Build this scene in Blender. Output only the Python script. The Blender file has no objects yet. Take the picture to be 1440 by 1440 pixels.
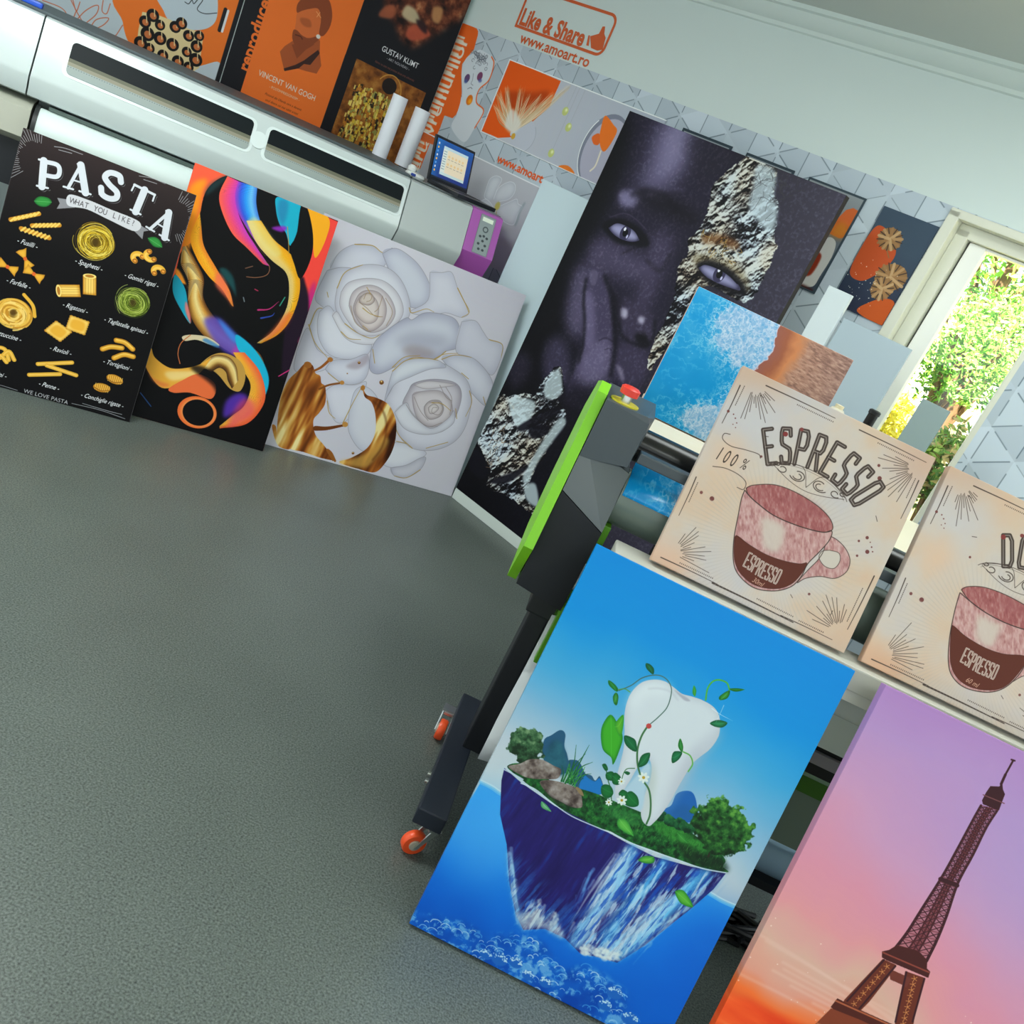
import bpy, bmesh, math, random
import numpy as np
from mathutils import Vector, Matrix
random.seed(5)
SC = bpy.context.scene
COL = SC.collection
R = math.radians

# ------------------------------------------------------------------ camera
cam_data = bpy.data.cameras.new('camera')
cam_data.sensor_width = 36.0
cam_data.lens = 1276.92 / 1440 * 36.0
cam_data.clip_start = 0.05
cam = bpy.data.objects.new('camera', cam_data)
COL.objects.link(cam)
PITCH, ROLL = R(18.77), R(25.5645)
fwd = Vector((0, math.cos(PITCH), -math.sin(PITCH)))
up0 = Vector((0, math.sin(PITCH), math.cos(PITCH)))
rt0 = Vector((1, 0, 0))
rt = rt0 * math.cos(ROLL) + up0 * math.sin(ROLL)
up = up0 * math.cos(ROLL) - rt0 * math.sin(ROLL)
cam.matrix_world = Matrix(((rt.x, up.x, -fwd.x, 0), (rt.y, up.y, -fwd.y, 0),
                           (rt.z, up.z, -fwd.z, 1.45), (0, 0, 0, 1)))
SC.camera = cam

# ------------------------------------------------------------------ world, sun, added fill lights, exposure
world = bpy.data.worlds.new('daylight')
SC.world = world
world.use_nodes = True
wn = world.node_tree.nodes
wbg = wn['Background']
wbg.inputs[0].default_value = (0.86, 0.97, 1.0, 1)
wbg.inputs[1].default_value = 0.9
sun = bpy.data.lights.new('sun', 'SUN')
sun.energy = 26.0
sun.color = (1.0, 0.93, 0.78)
sun.angle = R(1.0)
sun_o = bpy.data.objects.new('sun', sun)
COL.objects.link(sun_o)
sun_o.rotation_euler = (R(34), 0, R(-25))
for (lx, ly, en) in ((-1.75, 1.95, 33), (1.2, -0.5, 20), (0.9, 2.3, 12)):  # unseen area lights, added to brighten the room and the printer lid
    ld = bpy.data.lights.new('added_fill_light', 'AREA')
    ld.shape = 'RECTANGLE'
    ld.size, ld.size_y = 1.2, 0.6
    ld.energy = en
    ld.color = (0.93, 1.0, 0.98)
    lo = bpy.data.objects.new('added_fill_light', ld)
    lo.location = (lx, ly, 2.44)
    COL.objects.link(lo)
vs = SC.view_settings
vs.view_transform = 'Standard'
vs.look = 'None'
vs.gamma = 1.0
vs.exposure = 0.68
vs.use_curve_mapping = False

# ------------------------------------------------------------------ helpers: materials
def lin(c):
    o = []
    for v in c[:3]:
        v = v / 255.0
        o.append(v / 12.92 if v <= 0.04045 else ((v + 0.055) / 1.055) ** 2.4)
    return (o[0], o[1], o[2], 1.0)

_M = {}
def mat(name, c, rough=0.5, metal=0.0, spec=0.5, noise=0.0, nscale=60, bump=0.0, emit=None, alpha=None, trans=0.0):
    if name in _M:
        return _M[name]
    m = bpy.data.materials.new(name)
    m.use_nodes = True
    nt = m.node_tree
    b = nt.nodes['Principled BSDF']
    b.inputs['Base Color'].default_value = lin(c)
    b.inputs['Roughness'].default_value = rough
    b.inputs['Metallic'].default_value = metal
    b.inputs['Specular IOR Level'].default_value = spec
    if trans:
        b.inputs['Transmission Weight'].default_value = trans
    if emit:
        b.inputs['Emission Color'].default_value = lin(c)
        b.inputs['Emission Strength'].default_value = emit
    if noise or bump:
        tc = nt.nodes.new('ShaderNodeTexCoord')
        n = nt.nodes.new('ShaderNodeTexNoise')
        n.inputs['Scale'].default_value = nscale
        n.inputs['Detail'].default_value = 4
        nt.links.new(tc.outputs['Object'], n.inputs['Vector'])
        if noise:
            mx = nt.nodes.new('ShaderNodeMixRGB')
            lc = lin(c)
            mx.inputs[1].default_value = tuple(v * (1 - noise) for v in lc[:3]) + (1,)
            mx.inputs[2].default_value = tuple(min(1, v * (1 + noise)) for v in lc[:3]) + (1,)
            nt.links.new(n.outputs['Fac'], mx.inputs[0])
            nt.links.new(mx.outputs[0], b.inputs['Base Color'])
        if bump:
            bp = nt.nodes.new('ShaderNodeBump')
            bp.inputs['Strength'].default_value = bump
            bp.inputs['Distance'].default_value = 0.002
            nt.links.new(n.outputs['Fac'], bp.inputs['Height'])
            nt.links.new(bp.outputs['Normal'], b.inputs['Normal'])
    _M[name] = m
    return m

# ------------------------------------------------------------------ helpers: printed artwork (painted in numbers, no files)
def c3(c):
    return np.array(c[:3], np.float32) / 255.0

def blur(m, r):
    r = int(r)
    if r < 1:
        return m
    for _ in range(2):
        for ax in (0, 1):
            pad = [(0, 0)] * m.ndim
            pad[ax] = (r + 1, r)
            q = np.cumsum(np.pad(m, pad, mode='edge'), axis=ax, dtype=np.float64)
            n = 2 * r + 1
            m = ((q[n:] - q[:-n]) if ax == 0 else (q[:, n:] - q[:, :-n])) / n
    return m.astype(np.float32)

def smooth(pts, closed=True, n=6):
    P = np.array(pts, float)
    if len(P) < 3:
        return P
    if closed:
        A, B, C, D = np.roll(P, 1, 0), P, np.roll(P, -1, 0), np.roll(P, -2, 0)
    else:
        E = np.vstack([2 * P[0] - P[1], P, 2 * P[-1] - P[-2]])
        A, B, C, D = E[:-3], E[1:-2], E[2:-1], E[3:]
    o = []
    for t in np.arange(n) / n:
        o.append(0.5 * (2 * B + (C - A) * t + (2 * A - 5 * B + 4 * C - D) * t * t + (3 * B - A - 3 * C + D) * t ** 3))
    o = np.stack(o, 1).reshape(-1, 2)
    return o if closed else np.vstack([o, P[-1:]])

_G = {}
def glyph(ch, bold):
    key = (ch, bold)
    if key in _G:
        return _G[key]
    def build(s):
        cu = bpy.data.curves.new('lettering', 'FONT')
        cu.body = s
        cu.resolution_u = 3
        cu.offset = bold
        ob = bpy.data.objects.new('lettering', cu)
        me = ob.to_mesh()
        me.calc_loop_triangles()
        v = np.array([p.co[:2] for p in me.vertices], float).reshape(-1, 2)
        t = [tuple(q.vertices) for q in me.loop_triangles]
        ob.to_mesh_clear()
        bpy.data.objects.remove(ob)
        bpy.data.curves.remove(cu)
        return v, t
    v, t = build(ch)
    w1 = np.ptp(build('H' + ch + 'H')[0][:, 0])
    w0 = np.ptp(build('HH')[0][:, 0])
    _G[key] = (v, t, w1 - w0)
    return _G[key]

class Art:
    """A sheet w x h mm painted at k pixels per mm; x to the right, y down."""
    def __init__(s, w, h, k, bg):
        s.w, s.h, s.k = w, h, k
        s.W, s.H = int(w * k), int(h * k)
        s.a = np.empty((s.H, s.W, 3), np.float32)
        s.a[:] = c3(bg)
        yy, xx = np.mgrid[0:s.H, 0:s.W]
        s.x, s.y = ((xx + .5) / k).astype(np.float32), ((yy + .5) / k).astype(np.float32)

    def noise(s, scale, oct=4, seed=0, ax=1.0, ay=1.0, rot=0.0):
        rng = np.random.RandomState(seed)
        o = np.zeros((s.H, s.W), np.float32)
        amp, tot = 1.0, 0.0
        cr, sr = math.cos(rot), math.sin(rot)
        X, Y = (s.x * cr + s.y * sr) / ax, (-s.x * sr + s.y * cr) / ay
        for i in range(oct):
            g = rng.rand(64, 64).astype(np.float32)
            u, v = X / scale * 2 ** i + 17.3 * i, Y / scale * 2 ** i + 9.1 * i
            iu, iv = np.floor(u).astype(int), np.floor(v).astype(int)
            fu, fv = u - iu, v - iv
            fu, fv = fu * fu * (3 - 2 * fu), fv * fv * (3 - 2 * fv)
            a, b = g[iv % 64, iu % 64], g[iv % 64, (iu + 1) % 64]
            c, d = g[(iv + 1) % 64, iu % 64], g[(iv + 1) % 64, (iu + 1) % 64]
            o += amp * ((a * (1 - fu) + b * fu) * (1 - fv) + (c * (1 - fu) + d * fu) * fv)
            tot += amp
            amp *= .55
        return o / tot

    def ramp(s, t, stops):
        xs = [q[0] for q in stops]
        return np.stack([np.interp(t, xs, [q[1][i] / 255.0 for q in stops]) for i in range(3)], -1).astype(np.float32)

    def put(s, bb, m, col, a=1.0):
        x0, y0, x1, y1 = bb
        if x1 <= x0 or y1 <= y0:
            return
        m = (np.clip(m, 0, 1) * a)[..., None]
        c = col[y0:y1, x0:x1] if isinstance(col, np.ndarray) and col.ndim == 3 else c3(col)
        s.a[y0:y1, x0:x1] += m * (c - s.a[y0:y1, x0:x1])

    def full(s, m, col, a=1.0):
        s.put((0, 0, s.W, s.H), m, col, a)

    def bb(s, P, pad):
        x0, y0 = np.floor(P.min(0) - pad).astype(int)
        x1, y1 = np.ceil(P.max(0) + pad).astype(int) + 1
        return max(0, x0), max(0, y0), min(s.W, x1), min(s.H, y1)

    def mask(s, pts, sm=1, soft=0):
        P = (smooth(pts) if sm else np.array(pts, float)) * s.k
        r = int(soft * s.k)
        b = s.bb(P, 2 * r + 2)
        x0, y0, x1, y1 = b
        if x1 <= x0 or y1 <= y0:
            return b, None
        nx, ny = (x1 - x0) * 2, (y1 - y0) * 2
        d = np.zeros((ny, nx + 1), np.int32)
        Q = np.roll(P, -1, 0)
        for (ax, ay), (bx, by) in zip(P, Q):
            if ay == by:
                continue
            if ay > by:
                ax, ay, bx, by = bx, by, ax, ay
            r0, r1 = max(0, math.ceil((ay - y0) * 2 - .5)), min(ny - 1, math.ceil((by - y0) * 2 - .5) - 1)
            if r1 < r0:
                continue
            rows = np.arange(r0, r1 + 1)
            xs = ax + (bx - ax) * (((rows + .5) / 2 + y0) - ay) / (by - ay)
            np.add.at(d, (rows, np.clip(np.ceil((xs - x0) * 2 - .5), 0, nx).astype(int)), 1)
        m = (np.cumsum(d[:, :nx], 1) & 1).astype(np.float32)
        m = m.reshape(y1 - y0, 2, x1 - x0, 2).mean((1, 3))
        return b, (blur(m, r) if r else m)

    def p(s, pts, col, a=1.0, soft=0, sm=1):
        b, m = s.mask(pts, sm, soft)
        if m is not None:
            s.put(b, m, col, a)

    def petal(s, pts, cin, cedge, d=12, line=None, lw=1.0, sm=1):
        """a filled shape that turns from cedge at its rim to cin inside"""
        b, m = s.mask(pts, sm, 0)
        if m is None:
            return
        q = np.clip(blur(m, d * s.k) * 2 - 1, 0, 1)[..., None]
        x0, y0, x1, y1 = b
        c = c3(cedge) * (1 - q) + c3(cin) * q
        s.a[y0:y1, x0:x1] += m[..., None] * (c - s.a[y0:y1, x0:x1])
        if line:
            s.s(list(pts) + [pts[0]], lw, line, .7)

    def s(s, pts, w, col, a=1.0, sm=1, w2=None, soft=0):
        P = (smooth(pts, False) if sm else np.array(pts, float)) * s.k
        n = len(P)
        if n < 2:
            return
        ws = np.linspace(w, w if w2 is None else w2, n) * s.k
        r = int(soft * s.k)
        b = s.bb(P, max(ws) / 2 + 2 + 2 * r)
        x0, y0, x1, y1 = b
        if x1 <= x0 or y1 <= y0:
            return
        m = np.zeros((y1 - y0, x1 - x0), np.float32)
        for i in range(n - 1):
            A, B = P[i], P[i + 1]
            hw = (ws[i] + ws[i + 1]) / 4
            q0 = np.maximum(np.floor(np.minimum(A, B) - hw - 1.5).astype(int), (x0, y0))
            q1 = np.minimum(np.ceil(np.maximum(A, B) + hw + 2.5).astype(int), (x1, y1))
            if (q1 <= q0).any():
                continue
            gx = np.arange(q0[0], q1[0])[None, :] + .5 - A[0]
            gy = np.arange(q0[1], q1[1])[:, None] + .5 - A[1]
            D = B - A
            L = max(D @ D, 1e-9)
            t = np.clip((gx * D[0] + gy * D[1]) / L, 0, 1)
            dist = np.hypot(gx - t * D[0], gy - t * D[1])
            cov = np.clip(hw - dist + .5, 0, 1) * min(1, 2 * hw + .15)
            sl = m[q0[1] - y0:q1[1] - y0, q0[0] - x0:q1[0] - x0]
            np.maximum(sl, cov, out=sl)
        if r:
            m = blur(m, r)
        s.put(b, m, col, a)

    def e(s, c, rx, ry=None, col=(0, 0, 0), rot=0, a=1.0, soft=0):
        ry = rx if ry is None else ry
        t = np.linspace(0, 2 * math.pi, 41)[:-1]
        x, y = rx * np.cos(t), ry * np.sin(t)
        cr, sr = math.cos(rot), math.sin(rot)
        s.p(np.stack([c[0] + x * cr - y * sr, c[1] + x * sr + y * cr], 1), col, a, soft, 0)

    def t(s, text, pos, size, col, ang=0, xs=1.0, sh=0.0, bold=0.0, a=1.0, gap=0.0):
        """text centred on pos; size = cap height in mm"""
        k = size / 0.7
        gl = [glyph(ch, bold) if ch != ' ' else (None, None, .3) for ch in text]
        tot = sum(g[2] + gap for g in gl)
        x = -tot / 2
        cr, sr = math.cos(R(ang)), math.sin(R(ang))
        for v, t, adv in gl:
            if v is not None and len(t):
                gx = (v[:, 0] + x) * xs * k + sh * v[:, 1] * k
                gy = -(v[:, 1] - .35) * k
                P = np.stack([pos[0] + gx * cr - gy * sr, pos[1] + gx * sr + gy * cr], 1)
                s.tris(P, t, col, a)
            x += adv + gap

    def tris(s, P, t, col, a=1.0):
        P = P * s.k
        b = s.bb(P, 1)
        x0, y0, x1, y1 = b
        if x1 <= x0 or y1 <= y0:
            return
        SS = 3
        m = np.zeros(((y1 - y0) * SS, (x1 - x0) * SS), bool)
        Q = (P - (x0, y0)) * SS
        for tri in t:
            A, B, C = Q[tri[0]], Q[tri[1]], Q[tri[2]]
            lo = np.maximum(np.floor(np.minimum(np.minimum(A, B), C)).astype(int), 0)
            hi = np.minimum(np.ceil(np.maximum(np.maximum(A, B), C)).astype(int) + 1, (m.shape[1], m.shape[0]))
            if (hi <= lo).any():
                continue
            gx = np.arange(lo[0], hi[0])[None, :] + .5
            gy = np.arange(lo[1], hi[1])[:, None] + .5
            f = lambda p, q: (q[0] - p[0]) * (gy - p[1]) - (q[1] - p[1]) * (gx - p[0])
            d1, d2, d3 = f(A, B), f(B, C), f(C, A)
            m[lo[1]:hi[1], lo[0]:hi[0]] |= ((d1 >= 0) & (d2 >= 0) & (d3 >= 0)) | ((d1 <= 0) & (d2 <= 0) & (d3 <= 0))
        s.put(b, m.reshape(y1 - y0, SS, x1 - x0, SS).mean((1, 3)).astype(np.float32), col, a)

    def material(s, name, rough=0.45, spec=0.35):
        img = bpy.data.images.new(name, s.W, s.H, alpha=False)
        px = np.ones((s.H, s.W, 4), np.float32)
        px[..., :3] = np.clip(s.a[::-1], 0, 1)
        img.pixels.foreach_set(px.ravel())
        img.update()
        m = bpy.data.materials.new(name)
        m.use_nodes = True
        nt = m.node_tree
        b = nt.nodes['Principled BSDF']
        b.inputs['Roughness'].default_value = rough
        b.inputs['Specular IOR Level'].default_value = spec
        tx = nt.nodes.new('ShaderNodeTexImage')
        tx.image = img
        tx.extension = 'EXTEND'
        nt.links.new(tx.outputs['Color'], b.inputs['Base Color'])
        return m

# ------------------------------------------------------------------ artwork
RNG = np.random.RandomState(11)

def art_tooth():
    A = Art(587, 892, 1.25, (0, 140, 220))
    n = A.noise(160, 3, 1)
    t = A.y / 892 + (n - .5) * .08 + (A.x / 587 - .5) * -.06
    A.full(np.ones((A.H, A.W)), A.ramp(t, [(0, (2, 140, 222)), (.16, (6, 146, 222)), (.3, (70, 168, 218)), (.42, (140, 184, 214)), (.54, (200, 204, 212)), (.64, (216, 212, 212))]))
    # water
    wl = [(3,555),(30,555),(52,558),(106,560),(213,553),(391,545),(520,548),(557,550),(590,548),(627,544)]
    water = wl + [(600, 900), (-20, 900)]
    dx = A.x - 250
    tt = np.clip((A.y - 520) / 372, 0, 1)
    wc = A.ramp(tt + (A.noise(120, 3, 3) - .5) * .3, [(0, (70, 170, 240)), (.2, (30, 148, 236)), (.5, (10, 118, 222)), (.8, (4, 98, 205)), (1, (2, 84, 190))])
    A.p(water, wc, sm=0)
    A.e((70, 640), 90, 110, (100, 185, 245), a=.5, soft=40)
    A.e((560, 700), 60, 150, (0, 92, 205), a=.7, soft=40)
    A.s(wl, 7, (120, 195, 235), .7)
    A.s([(x, y - 5) for x, y in wl], 3, (205, 225, 235), .8)
    # far hills
    for pts in ([(94,446),(82,415),(91,399),(103,381),(116,384),(125,407),(140,423),(156,451),(127,471)],
                [(147,437),(158,423),(171,425),(189,439),(202,437),(214,443),(219,431),(240,460),(194,478)],
                [(365,437),(376,418),(375,393),(388,378),(405,375),(423,394),(436,424),(389,448)]):
        A.p(pts, (38, 86, 120) if pts[0][0] < 200 else (28, 98, 175))
    hn = A.noise(20, 4, 7)
    A.p([(100,452),(96,417),(107,402),(125,411),(157,456),(127,471)], A.ramp(hn, [(0, (16, 60, 80)), (1, (50, 120, 130))]), .8, soft=4)
    A.p([(196,477),(187,445),(201,445),(214,445),(221,435),(240,460)], (24, 120, 200), .9)
    A.p([(384,437),(387,417),(403,404),(431,413),(431,432)], (30, 90, 150), .6, soft=6)
    # iceberg body
    berg = [(34,505),(80,517),(163,529),(260,527),(330,530),(392,530),(469,514),(539,492),(531,535),(508,593),(484,646),(457,707),(423,765),(386,772),(346,783),(304,769),(259,770),(219,793),(190,770),(148,715),(109,647),(69,597),(40,531)]
    vn = A.noise(26, 5, 21, ax=.5, ay=3, rot=.12)
    A.p(berg, A.ramp(vn, [(.2, (28, 18, 84)), (.6, (36, 26, 104)), (.9, (24, 60, 150))]), sm=0)
    low = [(109,647),(176,671),(249,703),(309,684),(318,610),(331,533),(393,531),(431,539),(440,593),(486,514),(539,492),(531,535),(508,593),(484,646),(457,707),(423,765),(386,772),(346,783),(304,769),(259,770),(219,793),(190,770),(148,715)]
    b, m = A.mask(low, 0, 14)
    bl = np.clip((A.noise(18, 5, 33, ax=.35, ay=3.5, rot=.25) - .42) * 5, 0, 1)
    A.put(b, m * bl[b[1]:b[3], b[0]:b[2]] * .42, A.ramp(A.noise(9, 3, 4), [(0, (20, 90, 190)), (1, (70, 170, 235))]))
    # waterfalls: broad soft sheets of water first, then the streaks
    for pts, cc, al in (([(332,535),(354,533),(354,614),(350,698),(341,773),(314,764),(327,675),(331,603)], (96, 176, 232), .75), ([(408,528),(425,528),(404,600),(395,686),(396,745),(368,735),(377,661),(395,593)], (50, 150, 226), .7), ([(486,514),(511,505),(490,590),(464,674),(432,749),(407,756),(439,670),(470,583)], (70, 170, 232), .75), ([(340,586),(345,549),(363,621),(350,722),(339,768),(325,752)], (214, 224, 232), .5), ([(470,583),(468,637),(432,726),(405,763),(371,764),(414,688),(436,618)], (200, 222, 234), .55), ([(112,651),(162,713),(215,786),(190,770),(148,715)], (90, 160, 215), .6)):
        A.p(pts, cc, al, soft=7)
    for (p0, p1, p2, w, cc, n_) in (
            ((336,536), (331,638), (332,766), 42, (225, 232, 238), 46),
            ((346,534), (345,619), (345,712), 34, (150, 205, 240), 34),
            ((416,527), (395,616), (384,745), 26, (90, 185, 240), 30),
            ((491,511), (472,600), (423,730), 24, (110, 195, 240), 30),
            ((477,586), (452,651), (414,759), 42, (190, 220, 238), 40),
            ((400,591), (400,661), (368,759), 36, (200, 226, 240), 28),
            ((405,717), (387,749), (380,771), 60, (225, 228, 228), 24),
            ((119,648), (162,725), (210,788), 12, (170, 210, 235), 22),
            ((226,727), (227,762), (221,786), 34, (226, 228, 226), 34),
            ((263,731), (268,753), (264,768), 30, (220, 226, 228), 24),
            ((290,612), (290,670), (300,712), 14, (110, 170, 230), 14),
            ((504,583), (475,651), (437,735), 14, (205, 228, 236), 22)):
        for i in range(n_):
            o1, o2 = RNG.randn() * w * .3, RNG.randn() * w * .5
            s0, s1 = sorted(RNG.rand(2))
            q = []
            for tq in np.linspace(s0, s1, 5):
                x = (1 - tq) ** 2 * p0[0] + 2 * tq * (1 - tq) * p1[0] + tq * tq * p2[0]
                y = (1 - tq) ** 2 * p0[1] + 2 * tq * (1 - tq) * p1[1] + tq * tq * p2[1]
                q.append((x + o1 * (.5 + tq) + RNG.randn() * 1.2, y + o2 * .2 + RNG.randn() * 1.5))
            A.s(q, 1.5 + RNG.rand() * 6, cc, .16 + .3 * RNG.rand(), w2=.6, soft=1.0)
    for sd, rt_, thr, cc in ((35, .10, .55, (214, 228, 240)), (36, .26, .57, (150, 206, 242)), (37, .2, .56, (16, 70, 180))):
        st_ = np.clip((A.noise(13, 5, sd, ax=.5, ay=3.2, rot=rt_) - thr) * 9, 0, 1)
        for zone in ([(329,540),(394,533),(486,514),(535,498),(504,595),(466,679),(421,761),(346,782),(309,766),(318,680)], [(112,651),(176,730),(263,731),(304,769),(259,770),(219,793),(190,770),(148,715)]):
            b, m = A.mask(zone, 0, 5)
            A.put(b, m * st_[b[1]:b[3], b[0]:b[2]] * .7, cc)
    for i in range(70):
        q = RNG.rand()
        e0 = ((346,783), (422,764))
        A.e((e0[0][0] + (e0[1][0] - e0[0][0]) * q, e0[0][1] + (e0[1][1] - e0[0][1]) * q - RNG.rand() * 22), 3 + RNG.rand() * 6, 2 + 3 * RNG.rand(), (232, 232, 228), a=.5, soft=1)
    for pts in ([(190,770),(219,793),(239,776),(259,770),(284,774),(304,769),(270,745),(254,760),(229,743),(217,755)],):
        A.p(pts, (222, 224, 220), .55, soft=4)
    # grass
    gr = [(38,500),(63,480),(110,484),(147,484),(183,475),(225,467),(278,463),(331,459),(370,456),(416,448),(465,455),(499,459),(517,464),(527,472),(527,484),(541,490),(490,505),(444,513),(379,520),(328,526),(290,524),(261,529),(224,528),(178,528),(138,521),(93,514),(77,510)]
    gn = A.noise(7, 4, 51)
    A.p(gr, A.ramp(gn, [(.2, (8, 40, 18)), (.5, (20, 84, 34)), (.85, (52, 130, 50))]))
    A.p([(362,467),(400,452),(447,456),(481,461),(481,478),(433,481),(387,482)], (62, 150, 50), .6, soft=5)
    A.p([(251,482),(307,467),(338,474),(320,493),(277,497)], (58, 140, 66), .5, soft=6)
    A.p([(418,480),(476,478),(518,470),(539,490),(464,507)], (10, 30, 14), .7, soft=5)
    for i in range(420):
        q = RNG.rand()
        x, y = (200,499)[0] + q * 330, 0
        y = np.interp(x, [q_[0] for q_ in [(145,508),(229,493),(318,489),(406,482),(494,478)]], [q_[1] for q_ in [(145,508),(229,493),(318,489),(406,482),(494,478)]]) + RNG.randn() * 12
        A.s([(x, y), (x + RNG.randn() * 2, y - 4 - RNG.rand() * 4)], .7, [(90, 160, 70), (16, 60, 26), (46, 120, 46)][i % 3], .6, sm=0)
    A.s([(79,518),(112,516),(153,525),(203,532),(261,529),(300,526),(337,526),(380,522),(444,513),(491,507),(538,493)], 2.4, (215, 222, 232), .9)
    A.s([(35,508),(58,508),(79,509)], 3, (200, 208, 225), .9)
    # trees
    def tree(c, rx, ry, seed, base, dark, mid, lit):
        tn = A.noise(9, 4, seed)
        r = np.hypot((A.x - c[0]) / rx, (A.y - c[1]) / ry) + (A.noise(14, 3, seed + 1) - .5) * .75
        mk = np.clip((1 - r) * 14, 0, 1)
        lt = np.clip(.45 + (c[1] - A.y) / ry * .3 + (tn - .5) * 1.6, 0, 1)
        A.s([base, (c[0], c[1] + ry * .4)], 5, (44, 34, 24), w2=3)
        for dx in (-.5, .5):
            A.s([((base[0] + c[0]) / 2, (base[1] + c[1]) / 2 + 6), (c[0] + dx * rx, c[1] + ry * .2)], 2.6, (44, 34, 24), w2=1)
        A.full(mk, A.ramp(lt, [(0, dark), (.5, mid), (1, lit)]))
    tree((53,441), 40, 38, 61, (63,480), (20, 44, 24), (52, 92, 56), (120, 150, 104))
    tree((488,411), 68, 58, 71, (491,479), (8, 34, 12), (34, 92, 34), (98, 160, 60))
    for cx, cy in [(366,448),(389,448),(408,445),(426,445)]:
        tree((cx, cy), 17, 12, int(cx), (cx, cy + 10), (6, 44, 24), (18, 82, 44), (50, 120, 60))
    # rocks
    rn = A.noise(16, 5, 81)
    rk = A.ramp(rn, [(.2, (66, 50, 46)), (.5, (132, 112, 104)), (.85, (196, 180, 172))])
    A.p([(40,499),(59,482),(73,465),(96,454),(123,454),(141,455),(142,475),(117,489),(95,499),(73,503)], rk)
    A.p([(113,499),(129,485),(166,476),(193,476),(209,494),(213,507),(194,515),(167,515),(143,514)], rk)
    A.p([(127,508),(161,514),(202,512),(170,521),(146,519)], (50, 36, 34), .6, soft=3)
    A.p([(182,473),(196,473),(207,483),(196,482)], (150, 120, 84))
    # reeds
    for q in ([(161,476),(160,436),(146,394)], [(169,473),(169,417),(170,382)], [(172,471),(176,432),(192,411)], [(156,475),(154,443),(148,428)], [(164,473),(161,439),(171,402)], [(152,476),(149,460),(138,446)], [(177,471),(187,445),(200,434)]):
        A.s(q, 4, (26, 96, 50), w2=.6)
    for i in range(30):
        b0 = (170,470)
        A.s([(b0[0] - 14 + RNG.rand() * 30, b0[1] + 4), (b0[0] - 22 + RNG.rand() * 44, b0[1] - 18 - RNG.rand() * 26)], 1.8, [(60, 150, 60), (20, 84, 50)][i % 2], w2=.4)
    # the tooth
    tp = [(208,295),(200,267),(200,240),(210,215),(230,199),(251,193),(273,196),(293,200),(314,196),(339,193),(364,196),(382,208),(394,229),(399,249),(395,277),(384,301),(376,321),(374,345),(372,378),(371,411),(367,441),(361,465),(354,478),(338,474),(326,457),(318,424),(314,389),(303,362),(285,349),(280,374),(278,408),(275,437),(276,460),(264,452),(251,422),(244,388),(236,355),(223,325)]
    A.petal(tp, (226, 222, 226), (208, 204, 210), 10)
    A.p([(387,297),(399,249),(392,225),(383,253),(365,290),(358,330),(358,385),(365,437),(376,367)], (196, 190, 200), .75, soft=12)
    A.p([(203,266),(207,227),(235,201),(265,198),(267,220),(231,238),(222,275)], (238, 234, 236), .8, soft=10)
    A.p([(300,360),(322,376),(336,415),(346,457),(344,471),(325,439)], (204, 204, 196), .6, soft=6)
    A.p([(275,200),(292,207),(305,210),(315,206),(306,203),(292,202)], (180, 172, 184), .9, soft=1.5)
    A.s([(227,222),(245,212),(270,207),(292,216)], 2.5, (198, 192, 202), .7, soft=2)
    A.p([(276,460),(280,421),(287,389),(293,363),(303,367),(313,409),(326,453),(302,456)], (190, 208, 222), .95, soft=2)
    # vine, leaves, flowers
    A.s([(174,253),(192,232),(206,207),(229,189),(250,187),(268,199),(276,220),(278,242),(271,266),(264,283),(260,292)], 2.0, (78, 106, 96))
    A.s([(260,292),(258,316),(262,342),(272,365),(284,382),(300,397),(320,409),(335,430),(346,456),(348,476)], 3.8, (66, 112, 66))
    A.s([(342,190),(335,167),(338,149),(349,140),(365,139),(376,149)], 3.2, (84, 178, 60))
    A.s([(349,307),(365,308),(377,321),(376,339)], 2.8, (104, 176, 76))
    A.s([(173,251),(184,244),(196,245)], 2.0, (90, 160, 70))
    A.s([(222,409),(236,429),(253,448),(266,474)], 2, (60, 110, 60))
    A.s([(275,383),(261,392),(260,408),(265,423)], 1.6, (60, 110, 60))
    def leaf(pts, c1_, c2_):
        A.petal(pts, c1_, c2_, 4)
        q = np.array(pts)
        A.s([pts[0], tuple(q.mean(0)), pts[len(pts) // 2]], 1.0, tuple(min(255, v + 40) for v in c1_), .5)
    G1, G2, G3 = (52, 150, 40), (24, 104, 30), (14, 80, 44)
    leaf([(182,305),(176,330),(183,354),(200,378),(222,385),(232,396),(231,367),(225,337),(207,319)], (64, 170, 36), (30, 124, 30))
    leaf([(206,294),(198,314),(201,324),(221,337)], (96, 176, 40), G1)
    leaf([(226,332),(235,346),(251,352),(263,349),(252,331),(239,328)], (24, 108, 60), G3)
    leaf([(288,340),(276,353),(280,377),(292,366),(293,351)], (28, 112, 60), G3)
    leaf([(199,177),(205,186),(222,191),(219,180),(208,175)], (30, 116, 66), G3)
    leaf([(146,243),(152,252),(171,257),(171,250),(159,244)], (44, 150, 60), G2)
    leaf([(171,259),(169,269),(177,281),(184,281),(179,264)], (74, 160, 70), G2)
    leaf([(374,148),(389,147),(403,135),(387,140)], G1, G2)
    leaf([(375,151),(364,170),(368,177),(379,168),(380,156)], (70, 160, 60), G2)
    leaf([(307,174),(311,188),(319,193),(316,181)], (70, 160, 80), G1)
    leaf([(371,229),(382,216),(402,212),(398,225),(383,231)], (40, 132, 80), G3)
    leaf([(331,285),(334,301),(347,309),(343,296)], (60, 150, 70), G2)
    leaf([(347,309),(332,315),(333,329),(340,338),(348,324)], (30, 120, 70), G3)
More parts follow.
